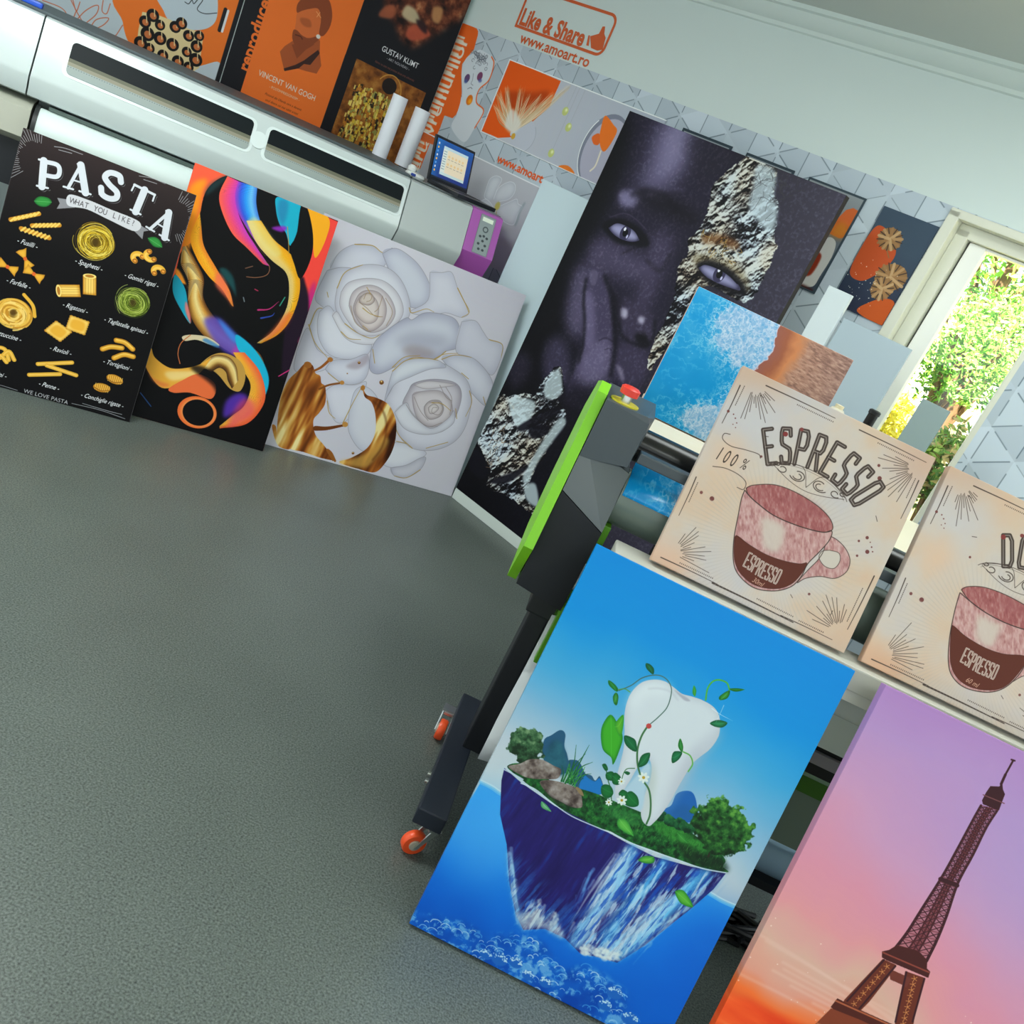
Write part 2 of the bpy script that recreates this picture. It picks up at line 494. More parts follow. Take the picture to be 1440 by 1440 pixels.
    for q in ([(212,407),(223,415),(227,410),(218,402)], [(227,420),(234,430),(246,426),(242,412),(234,411)], [(240,418),(249,432),(261,428),(258,413),(244,409)], [(231,450),(240,464),(255,463),(259,450),(248,439),(235,441)], [(269,445),(277,451),(288,447),(287,436),(273,434)], [(284,437),(289,458),(304,459),(316,449),(307,434),(291,429)], [(260,401),(269,402),(271,396),(263,396)]):
        leaf(q, (20, 110, 48), (12, 84, 40))
    leaf([(293,492),(294,504),(307,511),(335,511),(322,497),(307,488)], (100, 184, 70), (50, 140, 50))
    leaf([(366,552),(374,538),(392,531),(397,542),(383,551)], (104, 184, 60), (40, 120, 50))
    leaf([(463,575),(475,566),(491,572),(510,588),(488,593),(473,586)], (96, 180, 56), (40, 130, 40))
    leaf([(134,533),(140,544),(161,543),(147,535)], (150, 190, 150), (70, 150, 90))
    leaf([(413,464),(424,477),(440,473),(425,462)], (70, 150, 60), (40, 120, 40))
    A.e((262,291), 5.5, 5.5, (206, 70, 66), soft=.6)
    for c, r in (((300,392), 11), ((263,420), 7), ((281,455), 10), ((259,471), 7)):
        for i in range(7):
            an = i * 2 * math.pi / 7 + .3
            A.e((c[0] + r * .6 * math.cos(an), c[1] + r * .6 * math.sin(an)), r * .5, r * .27, (236, 234, 226), rot=an)
        A.e(c, r * .28, r * .28, (190, 150, 40))
    A.s([(361,200),(381,203),(410,204)], 1.6, (240, 248, 255), .8, w2=.4, soft=.6)
    A.s([(380,183),(381,203),(381,222)], 1.4, (240, 248, 255), .6, w2=.4, soft=.6)
    # reef along the bottom
    line_ = [(-7,865),(44,851),(100,834),(155,840),(199,812),(238,797),(279,799),(309,825),(334,830),(366,801),(412,801),(462,810),(488,849),(513,854)]
    b, m = A.mask(line_ + [(590, 915), (-20, 915)], 0, 6)
    rf = A.noise(10, 5, 91)
    big = A.noise(42, 3, 92)
    A.put(b, m * .75, A.ramp(big, [(.25, (2, 60, 160)), (.7, (20, 104, 205))]))
    A.put(b, m * np.clip((rf * .7 + big * .5 - .62) * 7, 0, 1)[b[1]:b[3], b[0]:b[2]] * .75, (120, 180, 226))
    for i in range(150):
        q = RNG.rand() * (len(line_) - 1.001)
        i0 = int(q)
        px_ = line_[i0][0] + (line_[i0 + 1][0] - line_[i0][0]) * (q - i0)
        py_ = line_[i0][1] + (line_[i0 + 1][1] - line_[i0][1]) * (q - i0) + abs(RNG.randn()) * 45 + 4
        r = 4 + RNG.rand() * 9
        tt = np.linspace(math.pi * 1.0, math.pi * (1.6 + .4 * RNG.rand()), 9)
        A.s([(px_ + r * math.cos(v), py_ + r * .8 * math.sin(v)) for v in tt], .9 + RNG.rand() * 1.4, [(150, 200, 236), (206, 226, 240), (70, 150, 220)][i % 3], .75, sm=0)
    for c, r in (((202,872), 18), ((173,876), 14), ((270,875), 13), ((236,863), 15), ((309,872), 14), ((440,857), 15), ((446,824), 18), ((498,859), 18)):
        A.e(c, r, r * .75, (30, 100, 190), soft=1)
        for i in range(40):
            an, rr = RNG.rand() * math.pi + math.pi, r * (.4 + .6 * RNG.rand())
            A.e((c[0] + rr * math.cos(an), c[1] + rr * .75 * math.sin(an)), .8 + RNG.rand(), None, (200, 224, 240), a=.8)
    A.a *= np.array((.90, .95, .97), np.float32)
    return A

def art_eiffel():
    A = Art(606, 906, 1.15, (190, 140, 190))
    n = A.noise(260, 4, 5)
    t = A.y / 906 + (n - .5) * .22 + (.5 - A.x / 606) * .12
    A.full(np.ones((A.H, A.W)), A.ramp(t, [(0, (172, 128, 190)), (.15, (178, 140, 194)), (.34, (198, 146, 184)), (.5, (214, 140, 162)), (.6, (220, 146, 152)), (.68, (214, 168, 152)), (.74, (222, 150, 130)), (.8, (240, 110, 50)), (1, (200, 40, 16))]))
    A.e((480, 200), 200, 150, (170, 146, 200), a=.55, soft=70)
    for i in range(9):
        x0 = RNG.rand() * 300
        A.s([(x0 - 100, 560 + i * 12), (x0 + 120, 580 + i * 10), (x0 + 380, 620 + i * 9)], 2 + RNG.rand() * 4, (232, 196, 184), .3, soft=2)
    for i in range(40):
        A.e((RNG.rand() * 606, 520 + RNG.rand() * 200), .8 + RNG.rand() * .8, None, (240, 215, 205), a=.8)
    hz = [(-15,709),(37,696),(93,697),(137,697),(204,697)]
    A.p(hz + [(610, 720), (610, 920), (-20, 920), (-20, hz[0][1] - 6)], A.ramp(A.noise(60, 4, 9, ax=3, ay=.6, rot=.1), [(.2, (226, 60, 24)), (.6, (246, 92, 40)), (.9, (250, 150, 90))]), soft=7)
    D, M_, L_ = (58, 24, 30), (96, 38, 42), (140, 64, 52)
    # antenna, cap
    A.s([(292,25),(291,57),(292,78)], 3.2, D, sm=0, w2=6)
    A.s([(288,25),(295,24)], 3.4, D, sm=0)
    A.p([(292,73),(291,84),(275,91),(273,107),(273,124),(278,130),(303,129),(312,127),(310,111),(308,93),(300,86)], D, sm=0)
    A.s([(270,113),(315,110)], 2, (120, 70, 74), sm=0)
    # shaft
    lo, hi = [(275,134),(274,165),(273,228),(271,296),(264,375),(259,431),(251,475)], [(310,128),(306,169),(307,230),(306,295),(316,363),(321,417),(322,464)]
    A.p(lo + hi[::-1], (120, 60, 66), .45, sm=0)
    for k_ in range(len(lo)):
        pass
    def rail(f, w, c):
        A.s([(a[0] + (b[0] - a[0]) * f, a[1] + (b[1] - a[1]) * f) for a, b in zip(lo, hi)], w, c, w2=w * 1.5)
    for f, w in ((.02, 4.2), (.98, 4.2), (.36, 2.6), (.64, 2.6), (.5, 2.4)):
        rail(f, w, D)
    A.p([(a[0] + (b[0] - a[0]) * .36, a[1] + (b[1] - a[1]) * .36) for a, b in zip(lo, hi)] + [(a[0] + (b[0] - a[0]) * .64, a[1] + (b[1] - a[1]) * .64) for a, b in zip(lo, hi)][::-1], M_, .6, sm=0)
    La, Lb = smooth(lo, False, 8), smooth(hi, False, 8)
    acc = np.concatenate([[0], np.cumsum(np.hypot(*np.diff(La, axis=0).T))])
    def at(L, d): return (np.interp(d, acc, L[:, 0]), np.interp(d, acc, L[:, 1]))
    d = 0.0
    while d < acc[-1]:
        st = 7 + 10 * d / acc[-1]
        a0, b0, a1, b1 = at(La, d), at(Lb, d), at(La, d + st), at(Lb, d + st)
        for f0, f1 in ((0, .36), (.64, 1), (.36, .64)):
            q = lambda P, Q, f: (P[0] + (Q[0] - P[0]) * f, P[1] + (Q[1] - P[1]) * f)
            A.s([q(a0, b0, f0), q(a1, b1, f1)], 1.7, D, sm=0)
            A.s([q(a0, b0, f1), q(a1, b1, f0)], 1.7, D, sm=0)
        A.s([a0, b0], 1.2, M_, sm=0)
        d += st
    A.s([(271,303),(306,300)], 9, D, sm=0)
    # second platform
    A.p([(233,487),(244,478),(253,463),(293,454),(321,462),(328,478),(337,481),(339,494),(249,499),(238,498)], (70, 28, 26), sm=0)
    A.s([(236,488),(335,483)], 3, L_, sm=0)
    # legs
    A.p([(241,500),(271,499),(269,522),(256,591),(241,639),(208,661),(210,609)], (104, 44, 30), sm=0)
    A.p([(292,502),(333,497),(335,517),(344,558),(360,607),(327,623),(314,585)], (104, 44, 30), sm=0)
    A.p([(261,512),(310,510),(309,531),(298,530),(273,531)], (110, 50, 40), sm=0)
    for q in ([(244,501),(216,609)], [(270,502),(243,620)], [(295,503),(321,604)], [(333,499),(351,588)]):
        A.s(q, 4, D, sm=0)
    for (p0, p1) in ([(257,503),(226,629)], [(314,502),(338,606)]):
        for i in range(9):
            f = (i + .5) / 9
            c = (p0[0] + (p1[0] - p0[0]) * f, p0[1] + (p1[1] - p0[1]) * f)
            for an in range(5):
                v = an * 1.257 + .3
                A.s([c, (c[0] + 6 * math.cos(v), c[1] + 6 * math.sin(v))], 1.8, (214, 140, 80), sm=0, w2=.5)
    # first platform and the arch below it
    A.p([(196,613),(240,614),(294,612),(380,608),(394,635),(235,648),(192,635)], (80, 32, 24), sm=0)
    A.p([(194,637),(255,632),(336,630),(306,680),(180,681)], (128, 58, 36), sm=0)
    A.s([(196,619),(383,612)], 3.4, (170, 90, 60), sm=0)
    A.s([(183,677),(301,671)], 3, (180, 96, 60), sm=0)
    return A

ESP = {'E': [[(1, 0), (0, 0), (0, 1), (1, 1)], [(0, .5), (.75, .5)]],
       'S': [[(1, .2), (.95, 0), (.1, 0), (0, .12), (0, .36), (.1, .46), (.9, .58), (1, .68), (1, .9), (.9, 1), (.1, 1), (0, .82)]],
       'P': [[(0, 1), (0, 0), (.8, 0), (1, .14), (1, .4), (.8, .54), (0, .54)]],
       'R': [[(0, 1), (0, 0), (.8, 0), (1, .14), (1, .38), (.8, .5), (0, .5)], [(.5, .5), (1, 1)]],
       'O': [[(.15, 0), (.85, 0), (1, .15), (1, .85), (.85, 1), (.15, 1), (0, .85), (0, .15), (.15, 0)]],
       'D': [[(0, 0), (.75, 0), (1, .18), (1, .82), (.75, 1), (0, 1), (0, 0)]],
       'I': [[(.5, 0), (.5, 1)]]}

def inline_word(A, word, c, rad, span, h, w, wt, dark, light):
    """tall inline capitals set along an arc of radius rad below the top centre c"""
    n = len(word)
    for i, ch in enumerate(word):
        an = (i - (n - 1) / 2) * span / max(1, n - 1)
        ca, sa = math.cos(an), math.sin(an)
        ox, oy = c[0] + rad * sa, c[1] + rad * (1 - ca)
        def tr(q):
            x, y = (q[0] - .5) * w, q[1] * h
            return (ox + x * ca - y * sa, oy + x * sa + y * ca)
        for st in ESP[ch]:
            A.s([tr(q) for q in st], wt, dark, .92, sm=0)
        for st in ESP[ch]:
            A.s([tr(q) for q in st], wt * .15, light, .6, sm=0)

def art_coffee(bd, title, ml, deep):
    P_ = lambda pts: pts
    A = Art(455, 461, 1.35, (226, 212, 200))
    n1, n2_ = A.noise(150, 3, 41 + deep), A.noise(60, 4, 43 + deep)
    A.full(np.ones((A.H, A.W)), A.ramp(n1 * .6 + n2_ * .4, [(.25, (192, 184, 184)), (.45, (200, 186, 176)), (.6, (204, 180, 160)), (.8, (206, 170, 144))]))
    A.e((40, 20), 70, 40, (196, 156, 130), a=.6, soft=30)
    A.e((430, 20), 60, 60, (196, 154, 130), a=.6, soft=30)
    A.e((70, 90), 70, 50, (192, 188, 192), a=.8, soft=30)
    A.e((55, 190), 35, 40, (216, 176, 146), a=.7, soft=20)
    A.e((40, 440), 50, 28, (216, 168, 138), a=.7, soft=20)
    K, V = (62, 50, 46), (112, 64, 62)
    # border strokes in the corners
    for (x0, y0, x1, y1, w) in ((62, 18, 225, 17, 2.6), (282, 17, 440, 18, 2.4), (12, 42, 12, 132, 2.6), (12, 260, 14, 350, 2.4), (442, 60, 442, 150, 2.4), (443, 285, 440, 412, 2.6), (18, 447, 150, 446, 2.4), (140, 448, 330, 449, 4.0), (300, 447, 420, 446, 2.0)):
        A.s([(x0, y0), ((x0 + x1) / 2 + .8, (y0 + y1) / 2 - .8), (x1, y1)], w, K, .9, w2=w * .5)
    for (x0, y0, x1, y1) in ((140, 26, 230, 26), (330, 25, 420, 26), (21, 40, 21, 90), (20, 270, 21, 320), (434, 60, 434, 110), (432, 320, 432, 400), (60, 440, 140, 439), (240, 437, 330, 438), (340, 440, 400, 440)):
        L = math.hypot(x1 - x0, y1 - y0)
        for i in range(int(L / 4)):
            f = i * 4 / L
            A.s([(x0 + (x1 - x0) * f, y0 + (y1 - y0) * f - .7), (x0 + (x1 - x0) * f, y0 + (y1 - y0) * f + .7)], 1.7, K, .85, sm=0)
    for (cx, cy, a0, a1, n_, r0, r1) in ((38, 22, 18, 92, 12, 22, 95), (428, 38, 95, 190, 13, 14, 92), (34, 428, -80, 8, 12, 20, 92), (424, 424, 178, 272, 12, 16, 84)):
        for i in range(n_):
            an = R(a0 + (a1 - a0) * (i + .3 * RNG.rand()) / n_)
            q0, q1 = r0 + RNG.rand() * 10, r1 * (.45 + .55 * RNG.rand())
            A.s([(cx + q0 * math.cos(an), cy + q0 * math.sin(an)), (cx + q1 * math.cos(an), cy + q1 * math.sin(an))], 1.0, K, .85, sm=0, w2=1.6)
    for (x, y, r) in ((36, 285, 3.4), (62, 287, 5), (13, 103, 3), (352, 68, 3.2), (365, 92, 4.6), (395, 218, 3.5), (408, 245, 4.4), (392, 262, 2.6), (335, 380, 2.8), (222, 411, 3.4), (26, 104, 1.6), (33, 110, 1.6), (40, 118, 1.4), (34, 124, 1.2), (42, 128, 1.2), (405, 224, 1.4), (412, 232, 1.8), (418, 240, 1.6), (382, 232, 2.6), (212, 408, 1.8), (208, 414, 1.4), (216, 415, 1.4), (118, 160, 2.6)):
        A.e((x, y), r, None, V)
    for (x, y, an, L) in ((104, 118, -.3, 10), (392, 168, .9, 12), (395, 390, 1.6, 10), (300, 398, .6, 8), (60, 42, .2, 9)):
        A.s([(x, y), (x + L * math.cos(an), y + L * math.sin(an))], 1.4, K, .85, sm=0)
    # heading
    if deep == 0:
        inline_word(A, title, (240, 62), 250, 1.14, 74, 19, 9.2, K, (208, 196, 190))
        A.e((144,94), 5.4, None, (128, 54, 54))
        A.e((171,70), 4.2, None, (128, 64, 62))
    else:
        inline_word(A, title, ((172,89)[0] + 104, 60), 250, .86, 66, 19, 9.2, K, (214, 204, 200))
        A.e((165, 90), 5.4, None, (128, 54, 54))
        A.e((200, 70), 4.2, None, (128, 64, 62))
    cx, cy = 232, 148
    ell = lambda r, a0, a1, dy: [(cx + r * math.cos(v), cy + dy + r * .42 * math.sin(v)) for v in np.linspace(R(a0), R(a1), 16)]
    A.s(ell(96, 198, 342, 32), 1.5, K, .8)
    A.s(ell(90, 200, 340, 34), 1.0, K, .5)
    A.s([(cx - 84, cy + 16), (cx - 40, cy + 32), (cx, cy + 38), (cx + 40, cy + 32), (cx + 84, cy + 18)], 1.2, K, .85)
    for sx in (-1, 1):
        for (ox, oy, r, t1) in ((26, 14, 19, 4.6), (26, 16, 11, 4.0), (62, 16, 11, 5.2), (76, 10, 6, 5)):
            A.s([(cx + sx * (ox + r * (1 - v * .09) * math.cos(v + .6)), cy + oy + r * .72 * (1 - v * .09) * math.sin(v + .6)) for v in np.linspace(0, t1, 14)], 2.1, K, .9)
        A.s([(cx, cy + 30), (cx + sx * 20, cy - 4), (cx + sx * 50, cy - 2), (cx + sx * 84, cy + 14)], 1.3, K, .85)
    # 100% with its flourishes
    if deep == 0:
        for i, ch in enumerate('100'):
            A.t(ch, (34 + i * 17, 192), 30, K, 0, .5, .12)
        A.t('%', (92, 190), 24, K, 0, .6, .12)
        A.s([(38, 146), (26, 150), (28, 162), (50, 168), (80, 162), (110, 158), (118, 164)], 1.5, K, .9)
        A.s([(34, 224), (60, 216), (90, 216), (112, 224), (114, 240), (100, 242)], 1.5, K, .9)
    # cup
    ray = np.arctan2(A.y - 330, A.x - 220)
    rr = np.hypot(A.x - 220, A.y - 330)
    A.full(np.clip(np.sin(ray * 110) * 2 - .6, 0, 1) * np.clip(1 - abs(rr - 140) / 70, 0, 1), (176, 164, 158), .3)
    rs = .5 + (A.noise(7, 3, 47, ax=.6, ay=1.6, rot=-.5) - .5) * .6
    pink = A.ramp(rs, [(.2, (150, 92, 92)), (.5, (186, 140, 138)), (.85, (212, 186, 180))])
    dpk = A.ramp(rs, [(.2, (132, 66, 68)), (.5, (160, 96, 96)), (.85, (196, 156, 152))])
    if deep == 0:
        rim, inn = [(118,235),(130,222),(170,202),(216,197),(267,202),(305,215),(321,234),(304,249),(255,259),(198,262),(155,254),(129,246)], None
        body = [(117,240),(129,246),(155,254),(198,262),(255,259),(304,249),(321,238),(325,257),(317,288),(305,323),(304,353),(294,382),(266,406),(224,419),(184,409),(161,388),(141,344),(127,292),(119,261)]
        cof = [(142,335),(177,341),(217,344),(255,340),(289,331),(303,323),(301,352),(290,380),(264,402),(223,413),(187,405),(164,387),(149,360)]
        hand = [(314,250),(339,250),(365,260),(383,278),(386,303),(370,326),(340,336),(314,353),(302,369),(311,335),(321,306),(323,280)]
        hole = [(334,277),(355,274),(364,289),(359,308),(339,312),(321,301),(321,286)]
        lt = [(176,278),(208,272),(229,277),(238,326),(207,332)]
        txt, txt2 = (223,373), (224,400)
    else:
        rim, inn = [(130,231),(140,219),(173,205),(220,200),(275,203),(308,212),(326,228),(295,247),(249,254),(200,253),(157,245)], None
        body = [(130,238),(157,245),(200,253),(249,254),(295,247),(326,228),(330,260),(321,303),(315,345),(298,382),(269,405),(225,416),(192,408),(170,385),(150,336),(136,279)]
        cof = [(144,308),(180,317),(226,321),(268,316),(315,301),(313,341),(297,380),(267,401),(228,410),(195,402),(172,379),(152,335)]
        hand = [(323,244),(347,242),(378,257),(393,279),(391,308),(360,326),(327,339),(308,362),(316,325),(327,295)]
        hole = [(343,271),(361,269),(371,284),(364,302),(343,305),(331,294)]
        lt = [(186,265),(219,264),(239,264),(237,314),(202,311)]
        txt, txt2 = (231,356), (230,395)
    A.p(hand, pink)
    A.p(hole, (198, 186, 176))
    A.s(hand + hand[:1], 1.6, K, .85)
    A.s(hole + hole[:1], 1.4, K, .8)
    A.p(body, pink)
    A.p(lt, (200, 186, 176), .9, soft=6)
    A.p(rim, dpk)
    A.p([(x * .5 + rim[4][0] * .5, y * .5 + rim[4][1] * .5) for x, y in rim], (150, 86, 88), .5, soft=6)
    A.p(cof, (92, 46, 36))
    A.s(body + body[:1], 2.0, K, .9)
    A.s(rim + rim[:1], 1.8, K, .85)
    A.s(cof + cof[:1], 1.0, (60, 30, 26), .8)
    wd = 'ESPRESSO'
    for i, ch in enumerate(wd):
        f = (i - 3.5)
        for st in ESP[ch]:
            A.s([(txt[0] + f * 10.4 + (q[0] - .5) * 6.4, txt[1] + 4 + f * .6 + (q[1] - .5) * 31 - abs(f) * 1.0) for q in st], 3.0, (226, 214, 204), sm=0)
        for st in ESP[ch]:
            A.s([(txt[0] + f * 10.4 + (q[0] - .5) * 6.4, txt[1] + 4 + f * .6 + (q[1] - .5) * 31 - abs(f) * 1.0) for q in st], .8, (92, 46, 36), sm=0)
    A.t(ml, (txt2[0] + 2, txt2[1] + 4), 11, (206, 160, 140), 4, .8, .25)
    return A

def art_ocean():
    A = Art(429, 340, 1.5, (20, 150, 215))
    x, y = A.x, A.y
    w1, w2_ = A.noise(70, 5, 3), A.noise(24, 5, 8)
    A.full(np.ones((A.H, A.W)), A.ramp(np.clip(w1 * .6 + y / 340 * .5, 0, 1), [(.1, (90, 175, 220)), (.45, (24, 150, 214)), (.9, (8, 140, 208))]))
    vein = np.clip(1 - abs(w2_ - .5) * 16, 0, 1) * np.clip(A.noise(50, 3, 12) * 3 - 1, 0, 1)
    A.full(vein, (150, 210, 235), .55)
    edge = 150 + (w1 - .5) * 120 - 40 * np.sin(y / 40) + np.where(y < 110, -70 + y * .5, 0)
    foam = np.clip((x - edge) / 26 + (w2_ - .5) * 4, 0, 1)
    fc = A.ramp(A.noise(6, 4, 14), [(.2, (110, 168, 216)), (.5, (158, 186, 222)), (.85, (206, 210, 232))])
    A.full(foam, fc, .85)
    A.full(np.clip(1 - abs(A.noise(11, 5, 18) - .5) * 12, 0, 1) * np.clip((x - edge + 60) / 60, 0, 1) * .7, (222, 228, 240))
    sh = 226 + 10 * np.sin(y / 33) + (A.noise(30, 4, 15) - .5) * 26
    sand = A.ramp(np.clip((x - sh) / 190, 0, 1), [(0, (150, 90, 80)), (.16, (160, 92, 66)), (.28, (204, 130, 84)), (.42, (178, 132, 112)), (1, (158, 122, 112))])
    A.full(np.clip((x - sh) / 2, 0, 1), sand)
    rp = A.noise(5, 4, 22, ax=2.6, ay=.8, rot=.1)
    A.full(np.clip((x - sh - 60) / 30, 0, 1) * np.clip((rp - .5) * 5, 0, 1), (116, 84, 76), .6)
    A.full(np.clip((x - sh - 60) / 30, 0, 1) * np.clip((.46 - rp) * 5, 0, 1), (204, 168, 148), .6)
    A.full(np.clip(1 - abs(x - sh) / 3, 0, 1), (222, 200, 214), .8)
    return A

def foil(A, pts, seed, warm=.3, dark=.3, sm=1, bright=1.0):
    """crumpled metal leaf: facets lit from one side"""
    n = np.abs(A.noise(120, 5, seed, ax=.8, ay=1.5, rot=.5) - .5) + .35 * np.abs(A.noise(46, 4, seed + 1, rot=.4) - .5)
    e = np.roll(n, (4, 3), (0, 1)) - n
    big = A.noise(120, 3, seed + 3)
    v = np.clip(.33 + e * 14 + (big - .5) * 1.6 - .5 * np.clip(1 - np.abs(A.noise(90, 5, seed + 2, rot=.5) - .5) * 26, 0, 1), 0, 1)
    wm = np.clip((A.noise(150, 3, seed + 5) - .35) * 3, 0, 1)[..., None]
    cold = A.ramp(v, [(0, (10, 9, 14)), (.3, (62, 62, 72)), (.55, (134, 142, 152)), (.8, (186, 200, 210)), (1, (214, 224, 230))])
    gold = A.ramp(v, [(0, (16, 11, 8)), (.3, (84, 64, 44)), (.55, (142, 120, 92)), (.8, (186, 168, 140)), (1, (216, 204, 184))])
    col = cold * (1 - wm * .6) + gold * wm * .6
    b, m = A.mask(pts, sm, 0)
    rag = np.clip((blur(m, 9) - .5) * 6 + (A.noise(14, 4, seed + 9)[b[1]:b[3], b[0]:b[2]] - .5) * 5 + .5, 0, 1) * np.clip(blur(m, 5) * 3, 0, 1)
    A.put(b, rag, col)

def art_face():
    A = Art(1028, 1858, .85, (18, 16, 26))
    A.full(np.ones((A.H, A.W)), A.ramp(A.x / 1028, [(0, (5, 4, 9)), (.5, (16, 14, 25)), (.7, (46, 42, 56)), (1, (58, 54, 70))]))
    sk = A.noise(9, 4, 2)
    def lit(pts, col, a, soft):
        A.p(pts, col, a, soft=soft)
    base = (36, 31, 50)
    lit([(11,-4),(374,-23),(558,16),(559,147),(571,300),(544,414),(590,559),(632,721),(628,883),(541,964),(487,978),(276,949),(149,851),(76,650),(116,423),(91,228),(58,74)], base, .95, 40)
    lit([(166,7),(362,2),(373,88),(330,227),(263,286),(208,270),(187,137)], (120, 112, 150), .75, 45)
    lit([(214,15),(327,13),(326,126),(271,179)], (160, 152, 190), .5, 40)
    lit([(133,296),(214,280),(229,328),(172,348),(138,330)], (150, 142, 184), .75, 14)
    lit([(133,503),(345,493),(440,503),(404,590),(306,606),(142,623)], (96, 86, 118), .6, 26)
    lit([(103,639),(199,663),(253,805),(251,909),(161,871),(113,737)], (116, 106, 140), .6, 28)
    lit([(370,388),(475,394),(498,574),(499,671),(439,673),(404,517)], (84, 74, 104), .6, 26)
    lit([(342,690),(510,666),(592,752),(575,796),(511,814),(409,773)], (62, 54, 78), .8, 18)
    lit([(388,714),(418,707),(431,738),(402,741)], (206, 200, 226), .8, 7)
    lit([(483,709),(509,703),(516,725),(493,730)], (200, 194, 220), .8, 7)
    lit([(505,779),(551,758),(587,791),(543,818)], (10, 8, 14), .9, 9)
    lit([(305,681),(367,679),(403,763),(439,873),(372,828)], (20, 16, 28), .85, 16)
    lit([(463,836),(604,820),(640,902),(612,979),(493,987)], (64, 56, 82), .8, 20)
    lit([(487,926),(517,925),(555,957),(544,969)], (150, 140, 170), .6, 6)
    lit([(208,270),(365,238),(521,262),(521,308),(382,313),(268,319)], (20, 16, 26), .8, 22)
    lit([(310,8),(536,2),(537,67),(475,143),(401,112)], (34, 30, 44), .7, 30)
    # finger across the cheek and the other fingers
    A.p([(161,641),(186,616),(228,620),(299,671),(372,764),(433,850),(505,981),(553,1086),(349,1178),(313,1023),(299,938),(246,833),(193,754),(169,688)], (70, 62, 90), .95, soft=9)
    lit([(286,1130),(401,1046),(517,1001),(595,1103),(349,1233)], (18, 15, 26), .85, 34)
    lit([(191,730),(242,733),(334,871),(327,925),(273,886)], (122, 112, 148), .6, 12)
    lit([(307,974),(327,925),(359,872),(414,859),(469,986),(432,1044),(363,1065)], (124, 114, 150), .6, 22)
    A.p([(175,660),(169,635),(190,627),(213,644),(218,678),(201,687)], (112, 104, 132), .5, soft=4)
    A.s([(359,872),(385,850),(423,848)], 6, (30, 24, 40), .6, soft=3)
    A.s([(405,895),(421,881),(438,883)], 4, (30, 24, 40), .5, soft=2)
    lit([(118,997),(186,939),(287,1023),(312,1117),(181,1128)], (84, 76, 108), .6, 24)
    lit([(-37,1124),(68,1087),(106,1179),(42,1252)], (52, 46, 66), .6, 24)
    lit([(302,911),(347,852),(475,856),(426,879),(389,974)], (24, 20, 32), .0, 8)
    A.s([(165,677),(195,753),(250,832),(292,916),(315,996)], 16, (12, 10, 18), .7, soft=7)
    A.s([(244,632),(308,680),(383,772),(446,869),(489,976)], 20, (10, 8, 16), .75, soft=9)
    A.s([(405,762),(445,807),(511,814),(576,798),(587,754),(559,693)], 12, (10, 8, 14), .65, soft=6)
    A.s([(271,522),(308,483),(360,445)], 8, (16, 12, 22), .6, soft=5)
    A.s([(393,498),(475,512),(487,437)], 14, (14, 12, 20), .5, soft=9)
    A.s([(263,262),(324,218),(412,199)], 10, (96, 88, 120), .35, soft=8)
    A.full((sk - .5) * np.clip(A.a.mean(2) * 3.2, 0, 1), (176, 168, 200), .7)
    # eyes
    def eye(white, iris, r, lash, sc):
        A.p([(x, y) for x, y in lash], (12, 10, 16), .85, soft=6)
        A.petal(white, (158, 156, 196), (62, 58, 86), 12)
        b, m = A.mask(white, 1, 0)
        yy, xx = A.y[b[1]:b[3], b[0]:b[2]], A.x[b[1]:b[3], b[0]:b[2]]
        d = np.hypot((xx - iris[0]), (yy - iris[1]) * .8)
        A.put(b, m * np.clip((r - d) * .8, 0, 1), (58, 54, 84))
        A.put(b, m * np.clip((r * .5 - d) * .8, 0, 1), (8, 8, 12))
        A.e((iris[0] - r * .35, iris[1] - r * .5), r * .22, r * .3, (240, 240, 252), soft=1)
        A.e((iris[0] + r * .6, iris[1] + r * .4), r * .16, r * .3, (200, 198, 230), soft=1)
        A.s(white[:len(white) // 2 + 1], 7, (10, 8, 14), .9)
    for q in range(26):
        x0, y0 = 330 + q * 9, 660
    A.s([(192,293),(245,257),(342,246),(418,277)], 22, (18, 14, 24), .55, soft=9)
    eye([(154,446),(183,416),(233,410),(282,415),(322,436),(293,459),(238,468),(188,463)], (243,439), 26, [(118,453),(167,404),(252,391),(340,411),(375,445),(315,469),(219,488)], 1)
    A.s([(139,409),(195,372),(255,372),(328,392)], 5, (70, 62, 86), .6, soft=2)
    # gold leaf over the right half of the face
    F1 = [(556,55),(599,-3),(663,-2),(725,-2),(755,36),(761,77),(801,105),(835,168),(847,217),(883,247),(891,309),(898,384),(895,441),(881,481),(829,481),(760,476),(706,475),(679,498),(674,559),(675,629),(671,691),(660,744),(661,793),(645,850),(651,897),(610,842),(598,761),(597,664),(591,583),(562,512),(538,451),(561,407),(524,364),(549,308),(554,261),(537,200),(515,140),(537,89)]
    foil(A, F1, 101, sm=0)
    A.p([(650,18),(718,6),(755,47),(772,94),(814,133),(836,200),(806,211),(748,189),(695,154),(677,84)], (196, 212, 222), .8, soft=8)
    for i in range(60):
        p = (736,118)
        x0, y0 = p[0] + RNG.randn() * 50, p[1] + RNG.randn() * 130
        A.s([(x0, y0), (x0 + RNG.randn() * 14, y0 + RNG.randn() * 14), (x0 + RNG.randn() * 26, y0 + RNG.randn() * 24)], 2, (60, 58, 60), .6)
    A.p([(574,327),(624,297),(697,286),(742,296),(732,322),(668,325),(600,346)], (120, 74, 34), .75, soft=9)
    A.p([(578,401),(671,375),(763,372),(842,396),(869,441),(785,431),(700,443),(634,447)], (120, 104, 70), .5, soft=9)
